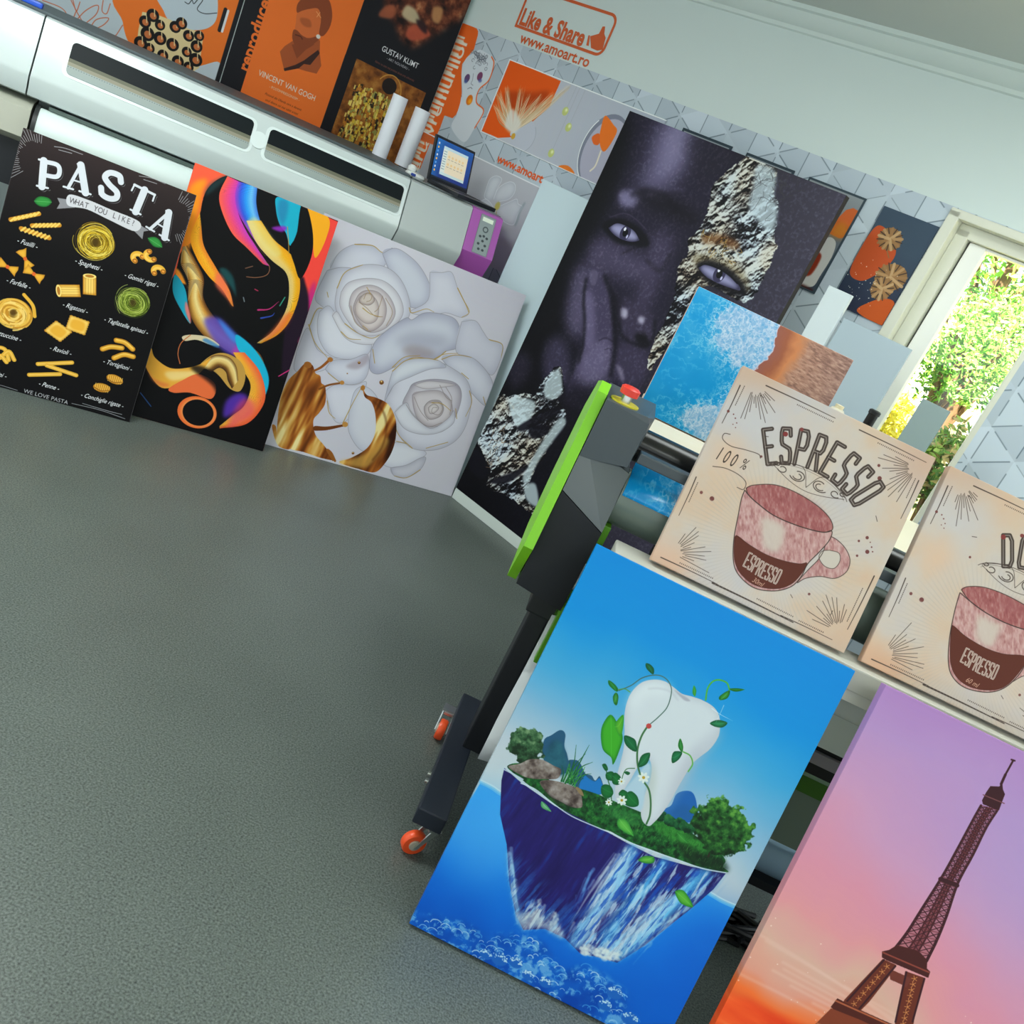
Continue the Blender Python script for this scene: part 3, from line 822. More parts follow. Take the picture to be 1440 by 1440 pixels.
    for i in range(40):
        p = (692,333)
        x0, y0 = p[0] + RNG.randn() * 34, p[1] + RNG.randn() * 34
        A.s([(x0, y0), (x0 + RNG.randn() * 12, y0 + RNG.randn() * 12), (x0 + RNG.randn() * 20, y0 + RNG.randn() * 20)], 3, [(24, 20, 16), (214, 204, 180), (168, 130, 60)][i % 3], .7)
    eye([(625,433),(647,413),(705,407),(761,412),(809,426),(833,445),(786,453),(722,457),(664,452)], (722,425), 26, [(612,433),(655,393),(747,390),(838,420),(854,458),(787,476),(689,471)], 1)
    # gold leaf on the hand at the lower left
    F2 = [(-18,1338),(23,1297),(58,1293),(124,1238),(189,1226),(187,1166),(201,1104),(222,1054),(251,1060),(311,1130),(304,1188),(368,1209),(393,1236),(373,1301),(373,1356),(366,1430),(352,1494),(358,1561),(370,1640),(468,1654),(531,1672),(448,1680),(304,1680),(153,1710),(141,1629),(58,1587),(-33,1534),(-29,1445)]
    foil(A, F2, 131, sm=0, dark=.5)
    for pts in ([(67,1309),(137,1259),(205,1253),(216,1330),(201,1394),(134,1373)], [(207,1142),(238,1066),(305,1147),(262,1203),(219,1190)], [(355,1243),(393,1250),(373,1356),(353,1465),(351,1580),(312,1559),(321,1413),(335,1322)], [(345,1598),(391,1557),(455,1633),(390,1643)]):
        A.p(pts, (206, 222, 228), .8, soft=5)
    for pts in ([(229,1365),(266,1324),(322,1301),(328,1339),(272,1391)], [(175,1380),(264,1263),(330,1202),(333,1234),(276,1312),(201,1394)], [(154,1680),(245,1584),(306,1506),(309,1540),(244,1642)], [(-14,1598),(65,1598),(134,1648),(104,1694),(19,1683)]):
        A.p(pts, (14, 12, 22), .9, soft=4)
    for i in range(50):
        p = (124,1478)
        x0, y0 = p[0] + RNG.randn() * 30, p[1] + RNG.randn() * 80
        A.s([(x0, y0), (x0 + RNG.randn() * 8, y0 + 8 + RNG.randn() * 10), (x0 + RNG.randn() * 14, y0 + 12 + RNG.randn() * 16)], 2.4, [(20, 16, 18), (220, 214, 204), (150, 120, 90)][i % 3], .75)
    # bare white strip along the lower edge
    q0, q1 = (9,1801), (403,1808)
    ys = (q0[1] + q1[1]) / 2
    A.p([(-5, ys), (1040, ys), (1040, 1870), (-5, 1870)], (206, 214, 208), sm=0)
    return A

def art_rose():
    A = Art(968, 999, .85, (206, 203, 216))
    A.full(np.ones((A.H, A.W)), A.ramp(A.noise(400, 2, 1), [(0, (202, 198, 212)), (1, (214, 211, 222))]))
    W1, W2 = (214, 214, 226), (184, 184, 202)
    LN, GD = (120, 116, 124), (178, 146, 76)
    def pt(pts, cin=W1, ced=W2, d=26, g=None, lw=2.0):
        A.petal(pts, cin, ced, d)
        A.s(list(pts) + [pts[0]], lw, LN, .55)
        if g:
            A.s(pts[g[0]:g[1]], 4.5, GD, .85, w2=2.5)
    # rear petals of the upper bloom
    pt([(91,201),(106,127),(157,72),(229,50),(278,61),(313,31),(289,144),(186,208)], (208, 208, 222), W2, 26, (2, 6))
    pt([(279,65),(320,26),(376,28),(452,57),(523,119),(538,186),(505,225),(449,227),(368,159)], (206, 208, 222), (178, 178, 198), 26)
    pt([(502,64),(553,46),(595,30),(645,83),(690,122),(734,162),(709,196),(632,202),(568,239),(477,253),(535,178)], (214, 213, 226), (196, 195, 212), 26, (3, 7))
    pt([(82,213),(140,178),(194,180),(194,310),(168,363),(105,359),(69,329)], (206, 206, 220), W2, 26)
    pt([(84,454),(100,370),(194,389),(346,461),(308,510),(214,555),(146,538)], W1, W2, 26, (0, 3))
    pt([(66,574),(79,465),(146,538),(224,557),(192,621),(88,656)], (208, 206, 220), (194, 192, 208), 26)
    # upper bloom rings
    pt([(144,267),(155,194),(215,139),(297,113),(376,129),(446,192),(479,270),(439,357),(370,426),(286,446),(215,399),(160,340)], (216, 216, 228), (186, 184, 200), 24, (0, 3))
    pt([(105,385),(136,348),(194,389),(261,428),(354,431),(357,494),(281,538),(201,542),(141,496),(112,435)], (218, 218, 230), (188, 188, 205), 22)
    pt([(161,383),(176,360),(223,396),(294,416),(365,410),(419,327),(450,335),(404,414),(325,455),(242,452)], (222, 221, 230), (196, 192, 204), 14, (2, 6))
    pt([(165,277),(183,227),(249,185),(326,170),(401,200),(448,263),(431,333),(370,399),(294,416),(226,378),(179,333)], (220, 218, 226), (190, 184, 196), 16)
    pt([(215,320),(212,260),(251,215),(310,202),(374,227),(417,283),(400,352),(341,395),(272,379)], (216, 208, 212), (176, 164, 172), 16)
    pt([(234,322),(239,259),(274,228),(328,226),(372,273),(378,342),(332,394),(272,366)], (214, 202, 202), (168, 152, 156), 14)
    pt([(239,311),(250,263),(298,246),(336,276),(348,335),(312,365),(261,348)], (218, 206, 204), (178, 160, 160), 12)
    pt([(247,282),(259,251),(286,237),(312,259),(298,286),(265,293)], (208, 194, 188), (160, 140, 136), 8)
    for q in ([(266,271),(270,243),(293,244),(295,265),(281,277)], [(250,290),(290,302),(334,322),(368,314)], [(223,317),(261,374),(312,392),(340,391)], [(339,231),(339,284),(328,306)], [(354,235),(402,280),(397,344)]):
        A.s(q, 3, (150, 124, 96), .7)
    for q in ([(274,308),(315,320),(360,317)], [(299,379),(325,388)], [(218,434),(260,450),(310,438)], [(110,297),(121,315)], [(467,238),(487,254),(540,217),(579,217)], [(262,220),(287,241)]):
        A.s(q, 4.5, GD, .85, w2=2)
    # petals between the blooms
    pt([(205,608),(225,561),(297,532),(356,490),(386,548),(378,606),(325,640),(259,635)], (212, 212, 226), W2, 20)
    A.p([(286,568),(330,521),(364,487),(369,526),(336,565)], (170, 158, 172), .8, soft=6)
    pt([(368,472),(376,415),(417,346),(469,283),(497,282),(538,236),(616,213),(687,215),(731,265),(740,327),(693,362),(653,413),(563,434),(492,504),(435,555),(390,547)], (208, 210, 224), (170, 170, 192), 34, (10, 14), 2.4)
    A.p([(454,397),(515,330),(613,306),(692,306),(637,372),(542,404)], (150, 150, 172), .5, soft=22)
    A.p([(500,418),(545,384),(641,380),(632,411),(554,437)], (150, 130, 132), .5, soft=12)
    pt([(716,214),(776,188),(830,221),(871,245),(939,245),(957,302),(946,392),(869,369),(792,357),(734,339)], (208, 207, 222), (192, 191, 208), 26, (3, 6))
    pt([(688,401),(743,362),(819,348),(891,372),(956,418),(984,487),(967,537),(867,495)], (214, 214, 228), W2, 26, (0, 3))
    # lower left petals
    pt([(235,698),(268,660),(350,633),(397,609),(388,742),(355,809),(307,804)], (216, 215, 228), (196, 195, 212), 20)
    pt([(365,758),(359,658),(403,626),(475,668),(538,791),(530,879),(473,906),(394,843)], (214, 214, 226), (194, 194, 210), 24)
    pt([(565,869),(627,822),(769,829),(731,889),(668,937),(591,939)], (222, 222, 232), (200, 199, 214), 18)
    pt([(633,947),(700,913),(752,863),(779,856),(772,917),(721,971),(663,978)], (206, 204, 216), (180, 178, 194), 16, (4, 7))
    # lower bloom
    pt([(501,660),(514,590),(498,520),(549,448),(655,417),(758,425),(841,456),(893,536),(910,658),(882,746),(803,809),(699,830),(614,787),(557,709)], (216, 215, 228), (186, 184, 200), 28, (11, 14))
    pt([(490,523),(533,458),(608,423),(672,411),(719,429),(651,461),(576,523),(519,579),(501,660)], (218, 220, 230), (182, 182, 200), 18, (0, 4))
    pt([(589,584),(603,542),(685,497),(790,482),(840,533),(844,649),(800,721),(721,726),(633,704),(585,652)], (206, 200, 210), (160, 152, 166), 22)
    pt([(606,551),(670,511),(792,489),(751,513),(665,551)], (214, 208, 214), (190, 180, 188), 8)
    pt([(613,596),(660,562),(731,539),(797,566),(825,626),(796,683),(736,711),(665,684)], (212, 204, 210), (172, 160, 168), 16)
    pt([(562,697),(599,638),(641,673),(748,717),(813,649),(827,605),(848,658),(800,721),(721,755),(631,753)], (220, 220, 230), (190, 188, 202), 14)
    pt([(685,630),(702,596),(747,582),(778,611),(773,651),(733,678),(702,663)], (206, 196, 200), (160, 148, 152), 10)
    pt([(705,629),(725,603),(754,614),(744,641),(723,652)], (214, 206, 208), (170, 158, 160), 6)
    for q in ([(705,605),(740,589),(772,608),(766,644),(731,645),(727,622),(745,616)], [(625,602),(674,653),(726,685)], [(721,514),(768,556),(801,565)], [(602,647),(657,687),(736,711),(793,675)], [(751,513),(798,556),(816,628)]):
        A.s(q, 3, (140, 126, 124), .7)
    for q in ([(714,602),(761,592),(814,610)], [(833,594),(855,636)], [(800,430),(842,445)], [(484,507),(520,448),(586,417)], [(653,413),(689,377),(750,352)], [(616,820),(664,816)], [(867,495),(897,544),(893,614)], [(763,811),(854,754)], [(942,501),(969,536)], [(355,809),(368,711),(384,623)], [(223,620),(280,642)], [(374,461),(402,515)], [(79,451),(131,517),(197,557)], [(257,737),(282,784),(315,802)], [(645,83),(705,135),(731,163)]):
        A.s(q, 4.5, GD, .85, w2=2.5)
    # molten gold splashes
    gn = A.noise(84, 3, 31, ax=.45, ay=2.8, rot=.12)
    gc = A.ramp(gn, [(.2, (52, 22, 8)), (.36, (112, 56, 18)), (.5, (170, 96, 34)), (.62, (214, 156, 72)), (.76, (246, 226, 160))])
    A.p([(79,875),(63,780),(70,706),(96,653),(117,610),(148,609),(170,637),(194,643),(208,670),(230,682),(252,748),(241,797),(227,838),(255,895),(302,928),(339,955),(376,982),(314,990),(231,986),(160,988),(106,958)], gc)
    A.p([(66,915),(82,910),(112,965),(169,990),(115,988)], gc)
    A.e((129,614), 17, 14, (168, 100, 40))
    A.s([(160,632),(186,605),(209,566)], 9, (150, 84, 30), w2=12)
    A.e((212,562), 12, 10, (176, 112, 50))
    A.s([(208,698),(243,668),(297,640)], 9, (130, 74, 28), w2=8)
    A.e((293,641), 10, 9, (190, 130, 60))
    A.s([(247,869),(296,854),(359,821)], 22, (110, 56, 20), w2=10)
    A.e((366,814), 13, 12, (196, 140, 70))
    A.p([(388,635),(415,659),(462,658),(524,671),(576,722),(604,790),(613,865),(599,937),(568,987),(493,992),(397,987),(441,953),(496,890),(509,818),(486,740),(448,686),(409,670)], gc)
    A.p([(397,987),(459,948),(516,893),(547,817),(583,835),(549,932),(509,982)], (236, 186, 90), .65, soft=9)
    A.s([(449,676),(507,705),(549,768),(562,860),(540,934)], 8, (90, 40, 12), .6, soft=4)
    A.e((388,635), 10, 12, (176, 116, 48))
    A.s([(367,984),(328,948),(349,956),(377,986)], 10, (150, 90, 36))
    for c, r in (((460,586), 10), ((336,535), 6), ((302,596), 3), ((443,929), 6)):
        A.e(c, r, None, (120, 74, 30))
        A.e((c[0] - r * .2, c[1] - r * .4), r * .4, None, (244, 210, 140))
    return A

def ribbon(A, L, Rr, cols, a=1.0):
    """fill between two edges with colours running across them"""
    l, r = smooth(L, False, 8), smooth(Rr, False, 8)
    n = 40
    i = np.linspace(0, 1, n)
    rs = lambda P: np.stack([np.interp(i, np.linspace(0, 1, len(P)), P[:, q]) for q in (0, 1)], 1)
    l, r = rs(l), rs(r)
    m = len(cols) * 4
    for j in range(m):
        f0, f1 = j / m, (j + 1.08) / m
        t = (j + .5) / m * (len(cols) - 1)
        k_ = min(int(t), len(cols) - 2)
        c = [cols[k_][q] + (cols[k_ + 1][q] - cols[k_][q]) * (t - k_) for q in range(3)]
        A.p(np.vstack([l + (r - l) * f0, (l + (r - l) * min(f1, 1))[::-1]]), c, a, sm=0)

def art_abstract():
    A = Art(567, 1000, .85, (4, 3, 6))
    K = (4, 3, 6)
    A.p([(0,-6),(136,-5),(92,33),(70,90),(66,156),(64,287),(47,310),(39,338),(44,410),(33,456),(-16,141)], (246, 92, 62), sm=0)
    A.p([(55,40),(54,89),(62,158),(66,295),(48,342),(5,108)], (252, 150, 30), soft=9)
    A.p([(434,0),(585,4),(589,207),(578,388),(563,518),(520,426),(497,276),(506,168)], (246, 70, 60), sm=0)
    A.p([(552,255),(578,388),(563,518),(526,433),(533,386)], (200, 40, 120), soft=8)
    A.p([(435,2),(525,2),(542,77),(524,170),(478,68)], (250, 170, 30))
    A.p([(495,268),(522,284),(554,343),(572,425),(563,518),(571,615),(544,670),(493,453)], (30, 14, 34), soft=4)
    # dark loop at the upper left
    A.p([(135,-7),(91,27),(64,84),(66,156),(84,222),(116,275),(190,339),(271,393),(320,444),(376,407),(343,247),(271,174),(136,128),(122,53)], K)
    A.p([(128,-5),(73,49),(65,100),(94,64)], (30, 66, 70), .7, soft=6)
    # wide multicoloured ribbon running down from the top
    ribbon(A, [(121,1),(112,73),(136,128),(196,195),(262,227),(340,265)], [(171,4),(171,57),(195,113),(244,168),(299,213),(365,264)], [(250, 96, 70), (236, 70, 130), (200, 60, 190)])
    ribbon(A, [(163,4),(167,59),(195,113),(252,165),(317,215)], [(235,-2),(250,58),(287,118),(342,163),(392,186)], [(170, 60, 190), (50, 90, 220), (40, 150, 240), (110, 190, 240), (60, 120, 220)])
    ribbon(A, [(233,131),(295,198),(366,239),(433,265),(465,323),(478,405),(456,501),(409,571)], [(284,110),(350,160),(437,195),(489,262),(511,341),(506,440),(477,512),(425,567)], [(226, 196, 120), (240, 200, 110), (244, 176, 30), (240, 160, 24)])
    A.p([(239,136),(267,109),(350,160),(396,201),(361,223),(290,183)], (232, 216, 140), .6, soft=7)
    A.p([(424,562),(454,493),(483,421),(507,413),(488,491)], (236, 100, 50), .7, soft=8)
    A.s([(326,245),(365,264),(367,298),(333,323),(295,334)], 3, (170, 110, 80), .8)
    A.s([(230,148),(287,201),(339,232)], 3, (110, 80, 60), .6)
    # turquoise piece at the upper right
    A.p([(317,2),(411,2),(426,54),(425,131),(416,160),(387,120),(356,99),(326,52)], (24, 170, 200))
    A.p([(328,10),(361,9),(371,68),(363,96),(334,57)], (40, 120, 170), .7, soft=6)
    A.p([(329,122),(364,100),(385,100),(371,122)], (150, 40, 190), .9, soft=4)
    A.s([(386,95),(409,154),(422,192)], 2.5, (190, 150, 60))
    A.p([(411,2),(439,3),(489,89),(509,176),(495,268),(454,222),(419,167),(428,113)], K)
    # orange band of the left loop and its pointed tail
    ribbon(A, [(64,165),(58,265),(100,331),(162,383),(220,412),(275,461)], [(82,207),(112,277),(173,337),(212,373),(251,409),(282,462)], [(250, 160, 20), (250, 176, 40), (246, 130, 40)])
    A.p([(187,357),(225,376),(281,467),(253,443),(193,405)], (246, 110, 80), .8, soft=6)
    A.p([(192,346),(212,331),(252,358),(281,424),(257,399)], (22, 76, 80), .9, soft=5)
    # the twisted gold rope down the left side
    A.p([(41,395),(67,410),(103,455),(92,442),(52,440)], (250, 150, 40), soft=3)
    A.p([(46,418),(44,452),(60,496),(106,547),(147,581),(125,531),(93,459)], (26, 160, 190))
    A.p([(114,535),(147,581),(137,544),(109,503)], (240, 120, 110), .9, soft=3)
    L_, R_ = [(41,312),(53,374),(95,424),(116,501),(151,565),(213,612),(284,631),(349,653),(408,706)], [(55,299),(104,346),(147,397),(164,466),(220,523),(305,563),(363,587),(440,614),(495,704)]
    ribbon(A, L_, R_, [(120, 70, 20), (220, 170, 80), (246, 222, 150), (214, 150, 60), (90, 50, 20)])
    for i in range(60):
        f = i / 60 * (len(L_) - 6)
        k_ = int(f)
        a_, b_ = L_[k_], R_[k_]
        a2_, b2_ = L_[k_ + 1], R_[k_ + 1]
        u = f - k_
        A.s([(a_[0] + (a2_[0] - a_[0]) * u, a_[1] + (a2_[1] - a_[1]) * u), ((a_[0] + b_[0]) / 2, (a_[1] + b_[1]) / 2 + 14 * u), (b_[0] + (b2_[0] - b_[0]) * u, b_[1] + (b2_[1] - b_[1]) * u + 16)], 1.6, [(70, 38, 12), (250, 230, 170)][i % 2], .5)
    A.p([(191,551),(244,523),(343,576),(401,600),(332,650),(257,623)], (90, 70, 190), .85, soft=9)
    A.p([(237,526),(323,565),(363,587),(315,594)], (60, 140, 230), .8, soft=6)
    A.p([(327,634),(348,592),(368,603),(347,645)], (200, 60, 170), .6, soft=6)
    # lower turquoise and orange sweep
    A.p([(323,565),(389,587),(455,636),(500,702),(502,775),(464,750),(411,660),(347,619)], (24, 176, 214), soft=2)
    ribbon(A, [(332,637),(397,700),(438,750),(437,832),(403,889),(368,945)], [(374,623),(449,674),(499,749),(507,819),(468,905),(371,955)], [(240, 176, 60), (250, 170, 50), (250, 130, 60), (246, 90, 50)])
    A.p([(362,838),(399,790),(439,795),(419,856),(374,907)], (90, 50, 180), .9, soft=9)
    A.p([(416,820),(464,805),(479,856),(442,904),(399,936)], (236, 70, 120), .6, soft=10)
    # gold curl
    A.p([(224,735),(256,676),(306,650),(370,664),(406,715),(404,779),(363,783),(310,747),(272,732)], (196, 150, 70))
    ribbon(A, [(230,729),(263,673),(318,660),(359,686),(384,740)], [(275,740),(300,714),(328,723),(345,753),(370,781)], [(100, 60, 20), (246, 220, 150), (230, 190, 110), (120, 76, 30), (50, 28, 12)])
    A.p([(30,786),(35,720),(59,751),(121,773),(180,754),(228,721),(258,684),(237,753),(206,789),(163,838),(104,857)], (236, 170, 60))
    A.p([(33,785),(74,833),(139,838),(112,855),(66,835)], (230, 120, 60), .8, soft=5)
    A.p([(111,794),(198,761),(240,734),(205,785),(142,819)], (250, 226, 160), .7, soft=6)
    A.p([(140,855),(179,807),(232,763),(304,784),(305,846),(222,846),(163,865)], (236, 110, 60))
    A.p([(132,640),(159,622),(220,610),(274,626),(244,636),(187,634),(147,652)], (240, 220, 180), .9)
    A.s([(159,624),(135,665),(135,708),(153,745)], 3.4, (200, 110, 60))
    A.p([(222,617),(275,630),(262,639),(210,630)], (60, 130, 190), .8, soft=3)
    A.p([(195,749),(230,729),(292,743),(332,793),(343,862),(299,795)], K, .8, soft=6)
    # ring
    rc = (269,916)
    A.e(rc, 76, 66, (240, 110, 50))
    A.e((rc[0] + 5, rc[1]), 70, 60, (250, 160, 90), a=.6, soft=4)
    A.e((rc[0] + 4, rc[1]), 60, 54, K)
    for q, c in (([(374,443),(415,424),(441,384)], (214, 50, 130)), ([(395,470),(431,448),(439,432)], (50, 80, 190)), ([(307,415),(315,429)], (140, 150, 160)), ([(450,398),(459,359)], (60, 170, 140)), ([(532,674),(565,636)], (226, 50, 130)), ([(45,903),(96,944)], (40, 80, 140)), ([(339,369),(352,371)], (190, 50, 90)), ([(282,304),(305,287)], (130, 90, 70))):
        A.s(q, 7, c, .85, w2=1.5)
    return A

def art_pasta():
    A = Art(584, 901, .95, (7, 5, 7))
    A.full(np.clip(1 - A.y / 380, 0, 1), (58, 44, 44), .8)
    Y1, Y2, Y3, BR = (236, 178, 60), (206, 138, 34), (250, 210, 110), (150, 90, 20)
    CH = (214, 216, 224)
    # sun-rays and border ticks
    for c, a0, a1 in (((71,90), 130, 262), ((519,105), -82, 60)):
        for i in range(26):
            an = R(a0 + (a1 - a0) * i / 25)
            r0, r1 = 62 + RNG.rand() * 10, 84 + RNG.rand() * 34
            A.s([(c[0] + r0 * math.cos(an), c[1] + r0 * math.sin(an)), (c[0] + r1 * math.cos(an), c[1] + r1 * math.sin(an))], 2.2, CH, .75, sm=0, w2=1)
    for q in ([(103,22),(136,14),(192,12)], [(118,27),(159,22)], [(382,10),(425,1),(471,2)], [(399,16),(444,13)], [(73,898),(129,893),(187,895)], [(372,888),(471,884),(564,891)], [(407,877),(501,879),(549,878)]):
        A.s(q, 2.2, CH, .7)
    # PASTA in chalk letters
    def letter(strokes, o, ang, w, h, dy=0):
        ca, sa = math.cos(R(ang)), math.sin(R(ang))
        f = lambda q, d: (o[0] + q[0] * w * ca - q[1] * h * sa + d, o[1] + q[0] * w * sa + q[1] * h * ca + d * .7)
        for (d, col, g) in ((5.5, (120, 118, 122), 0), (3.0, (26, 20, 22), 2.5), (0, CH, 0)):
            for st, wt in strokes:
                A.s([f(q, d) for q in st], wt + g, col, sm=0 if len(st) < 4 else 1)
    P_ = [([(-.25, -.5), (-.25, .5)], 23), ([(-.45, -.5), (.2, -.5)], 7), ([(-.45, .5), (.0, .5)], 7), ([(-.2, -.47), (.3, -.45), (.42, -.22), (.3, 0), (-.2, .04)], 15)]
    A_ = [([(0, -.5), (.38, .5)], 24), ([(0, -.5), (-.36, .5)], 11), ([(-.2, .15), (.2, .15)], 6), ([(-.55, .5), (-.15, .5)], 7), ([(.12, .5), (.6, .5)], 7), ([(-.14, -.5), (.1, -.5)], 6)]
    S_ = [([(.34, -.28), (.2, -.5), (-.2, -.48), (-.36, -.24), (-.1, -.02), (.28, .16), (.32, .4), (.05, .52), (-.28, .46), (-.4, .22)], 20), ([(.34, -.5), (.35, -.22)], 5), ([(-.4, .2), (-.4, .5)], 5)]
    T_ = [([(0, -.48), (0, .5)], 24), ([(-.48, -.48), (.48, -.48)], 9), ([(-.48, -.5), (-.5, -.22)], 6), ([(.48, -.5), (.5, -.22)], 6), ([(-.24, .5), (.24, .5)], 7)]
    letter(P_, (109,120), -9, 76, 88)
    letter(A_, (199,92), -5, 76, 88)
    letter(S_, (305,78), 0, 76, 86)
    letter(T_, (407,91), 6, 76, 88)
    letter(A_, (500,137), 12, 76, 88)
    # ribbon with its line of writing
    A.p([(151,184),(196,174),(212,195),(158,221),(163,199)], (140, 138, 144), sm=0)
    A.p([(391,188),(417,170),(462,181),(446,191),(449,219)], (140, 138, 144), sm=0)
    A.p([(184,159),(242,153),(316,157),(423,163),(418,201),(325,194),(250,186),(189,196)], (208, 206, 212))
    w = 'WHAT YOU LIKE?'
    p0, p1, p2 = (200,175), (297,170), (405,175)
    for i, ch in enumerate(w):
        f = i / (len(w) - 1)
        x = (1 - f) * (1 - f) * p0[0] + 2 * f * (1 - f) * p1[0] + f * f * p2[0]
        y = (1 - f) * (1 - f) * p0[1] + 2 * f * (1 - f) * p1[1] + f * f * p2[1]
        if ch != ' ':
            A.t(ch, (x, y), 20, (70, 64, 70), 0, .75)
    for q in ([(86,222),(97,201),(124,195),(138,205),(127,225),(104,232)], [(466,208),(486,196),(506,201),(520,222),(495,230),(477,221)]):
        A.petal(q, (50, 140, 60), (24, 96, 40), 5)
        A.s([q[0], q[3]], 1.6, (120, 190, 120), .7)
    def nest(c, r, cols, n_, w_=1.6):
        A.e(c, r * .86, None, cols[0], a=.75, soft=4)
        for i in range(n_):
            rr = r * (.35 + .65 * RNG.rand())
            a0 = RNG.rand() * 6.28
            ex, ey = RNG.randn() * r * .1, RNG.randn() * r * .1
            sq = .8 + .3 * RNG.rand()
            q = [(c[0] + ex + rr * math.cos(a0 + v), c[1] + ey + rr * sq * math.sin(a0 + v)) for v in np.linspace(0, 2.2 + 2.4 * RNG.rand(), 16)]
            A.s(q, w_, cols[1 + i % (len(cols) - 1)], .9, sm=0)
        A.e(c, r * .2, r * .26, (60, 40, 10), a=.7, soft=4)
    nest((303,287), 62, [(150, 116, 10), (232, 200, 60), (200, 160, 20), (250, 228, 120), (110, 84, 6)], 90)
    nest((478,453), 56, [(110, 130, 30), (150, 170, 60), (110, 130, 30), (196, 206, 110), (60, 80, 14)], 80)
    nest((111,624), 54, [(226, 164, 50), (240, 190, 80), (200, 134, 34), (250, 212, 120)], 46, 6)
    A.s([(129,548),(164,576),(179,612)], 12, Y1)
    # fusilli
    for a_, b_ in ([(32,310),(109,258)], [(99,305),(179,272)], [(69,327),(159,327)]):
        A.s([a_, b_], 15, Y2, sm=0)
        for i in range(7):
            f = (i + .5) / 7
            c = (a_[0] + (b_[0] - a_[0]) * f, a_[1] + (b_[1] - a_[1]) * f)
            A.s([(c[0] - 5, c[1] + 8), (c[0] + 5, c[1] - 8)], 6, Y3, .9, sm=0)
    # farfalle
    for c, rot in (((104,424), .9), ((58,471), .2), ((142,466), .3)):
        for sgn in (-1, 1):
            ca, sa = math.cos(rot), math.sin(rot)
            q = [(c[0] + sgn * (x * ca - y * sa), c[1] + sgn * (x * sa + y * ca)) for x, y in ((2, -4), (30, -19), (33, -6), (31, 8), (33, 20), (2, 4))]
            A.petal(q, Y1, Y2, 5, sm=0)
        A.e(c, 6, 7, (226, 100, 40))
    # gomiti rigati
    for c, rot in (((452,295), 2.6), ((491,272), 1.2), ((531,317), 2.9)):
        q = [(c[0] + 17 * math.cos(rot + v), c[1] - 6 + 15 * math.sin(rot + v)) for v in np.linspace(-.6, 3.0, 9)]
        A.s(q, 19, Y1)
        A.s([(x, y + 3) for x, y in q], 7, Y3, .7)
        for e_ in (q[0], q[-1]):
            A.e(e_, 9, 8, (170, 96, 24))
            A.e(e_, 5, 4, (232, 160, 60))
    # rigatoni
    for (a_, b_) in ([(231,496),(298,472)], [(315,410),(331,475)]):
        d = np.array(b_, float) - a_
        nrm = np.array((-d[1], d[0])) / np.hypot(*d) * 22
        A.petal([tuple(a_ + nrm), tuple(b_ + nrm), tuple(b_ - nrm), tuple(a_ - nrm)], Y3, Y2, 8, sm=0)
        for i in range(6):
            o = nrm * (i / 2.5 - 1)
            A.s([tuple(a_ + o), tuple(b_ + o)], 1.6, BR, .5, sm=0)
        A.e(a_, 9, 22, (250, 220, 130), rot=math.atan2(d[1], d[0]))
        A.e(a_, 5, 15, (180, 116, 34), rot=math.atan2(d[1], d[0]))
    # ravioli
    for c, rot in (((264,639), .45), ((320,596), .05)):
        ca, sa = math.cos(rot), math.sin(rot)
        q = []
        for i in range(48):
            t = i / 12
            k_, f = int(t), t - int(t)
            cor = ((-1, -1), (1, -1), (1, 1), (-1, 1), (-1, -1))
            x, y = [(cor[k_][j] + (cor[k_ + 1][j] - cor[k_][j]) * f) * (33 + 2.5 * (i % 2)) for j in (0, 1)]
            q.append((c[0] + x * ca - y * sa, c[1] + (x * sa + y * ca) * .8))
        A.petal(q, Y3, Y2, 5, sm=0)
        A.p([(c[0] + (x * ca - y * sa), c[1] + (x * sa + y * ca) * .8) for x, y in ((-20, -20), (20, -20), (22, 20), (-20, 20))], (240, 172, 50), .9, soft=4)
    # tortiglioni, penne, conchiglie, and the cut-off shapes at the left
    for q in ([(422,654),(447,637),(484,629)], [(459,607),(490,606),(521,621)], [(468,674),(497,651),(530,648)]):
        A.s(q, 19, Y2)
        A.s(q, 11, Y1)
        A.s([(x, y - 3) for x, y in q], 4, Y3, .8)
    for a_, b_ in ([(211,826),(307,792)], [(229,778),(335,737)], [(258,774),(360,779)]):
        A.s([a_, b_], 15, Y1, sm=0)
        A.s([a_, b_], 5, Y3, .7, sm=0)
    for c, rot in (((491,753), .1), ((456,798), -.1)):
        A.e(c, 30, 17, Y2, rot=rot)
        for i in range(8):
            A.s([(c[0] - 24 + i * 7, c[1] - 12), (c[0] - 22 + i * 6.5, c[1] + 12)], 2.6, Y3, .8, sm=0)
        A.s([(c[0] - 26, c[1] + 6), (c[0], c[1] + 12), (c[0] + 26, c[1] + 3)], 4, BR, .8)
    for q in ([(72,765),(113,759),(135,794)], [(107,795),(128,763),(152,788)], [(82,811),(105,787),(130,804)]):
        A.s(q, 14, Y1)
        A.s(q, 4, Y3, .7)
    # names in chalk script
    for s_, c in (('- Fusilli -', (98,369)), ('- Spaghetti -', (302,371)), ('- Gomiti rigati -', (484,362)), ('- Farfalle -', (103,515)), ('- Rigatoni -', (297,537)), ('- Tagliatelle spinaci -', (477,543)), ('- Fettuccine -', (105,708)), ('- Ravioli -', (288,705)), ('- Tortiglioni -', (486,696)), ('- Bucatini -', (99,854)), ('- Penne -', (282,846)), ('- Conchiglie rigate -', (469,844))):
        A.t(s_, c, 17, (232, 232, 236), 0, .78, .3, .012)
    A.t('WE LOVE PASTA', (283,889), 15, (200, 200, 206), 0, .95)
    A.s([(0.8, 0), (0.8, 901)], 2, (90, 84, 86), .5, sm=0)
    A.s([(583, 0), (583, 901)], 2.4, (180, 176, 180), .5, sm=0)
    return A

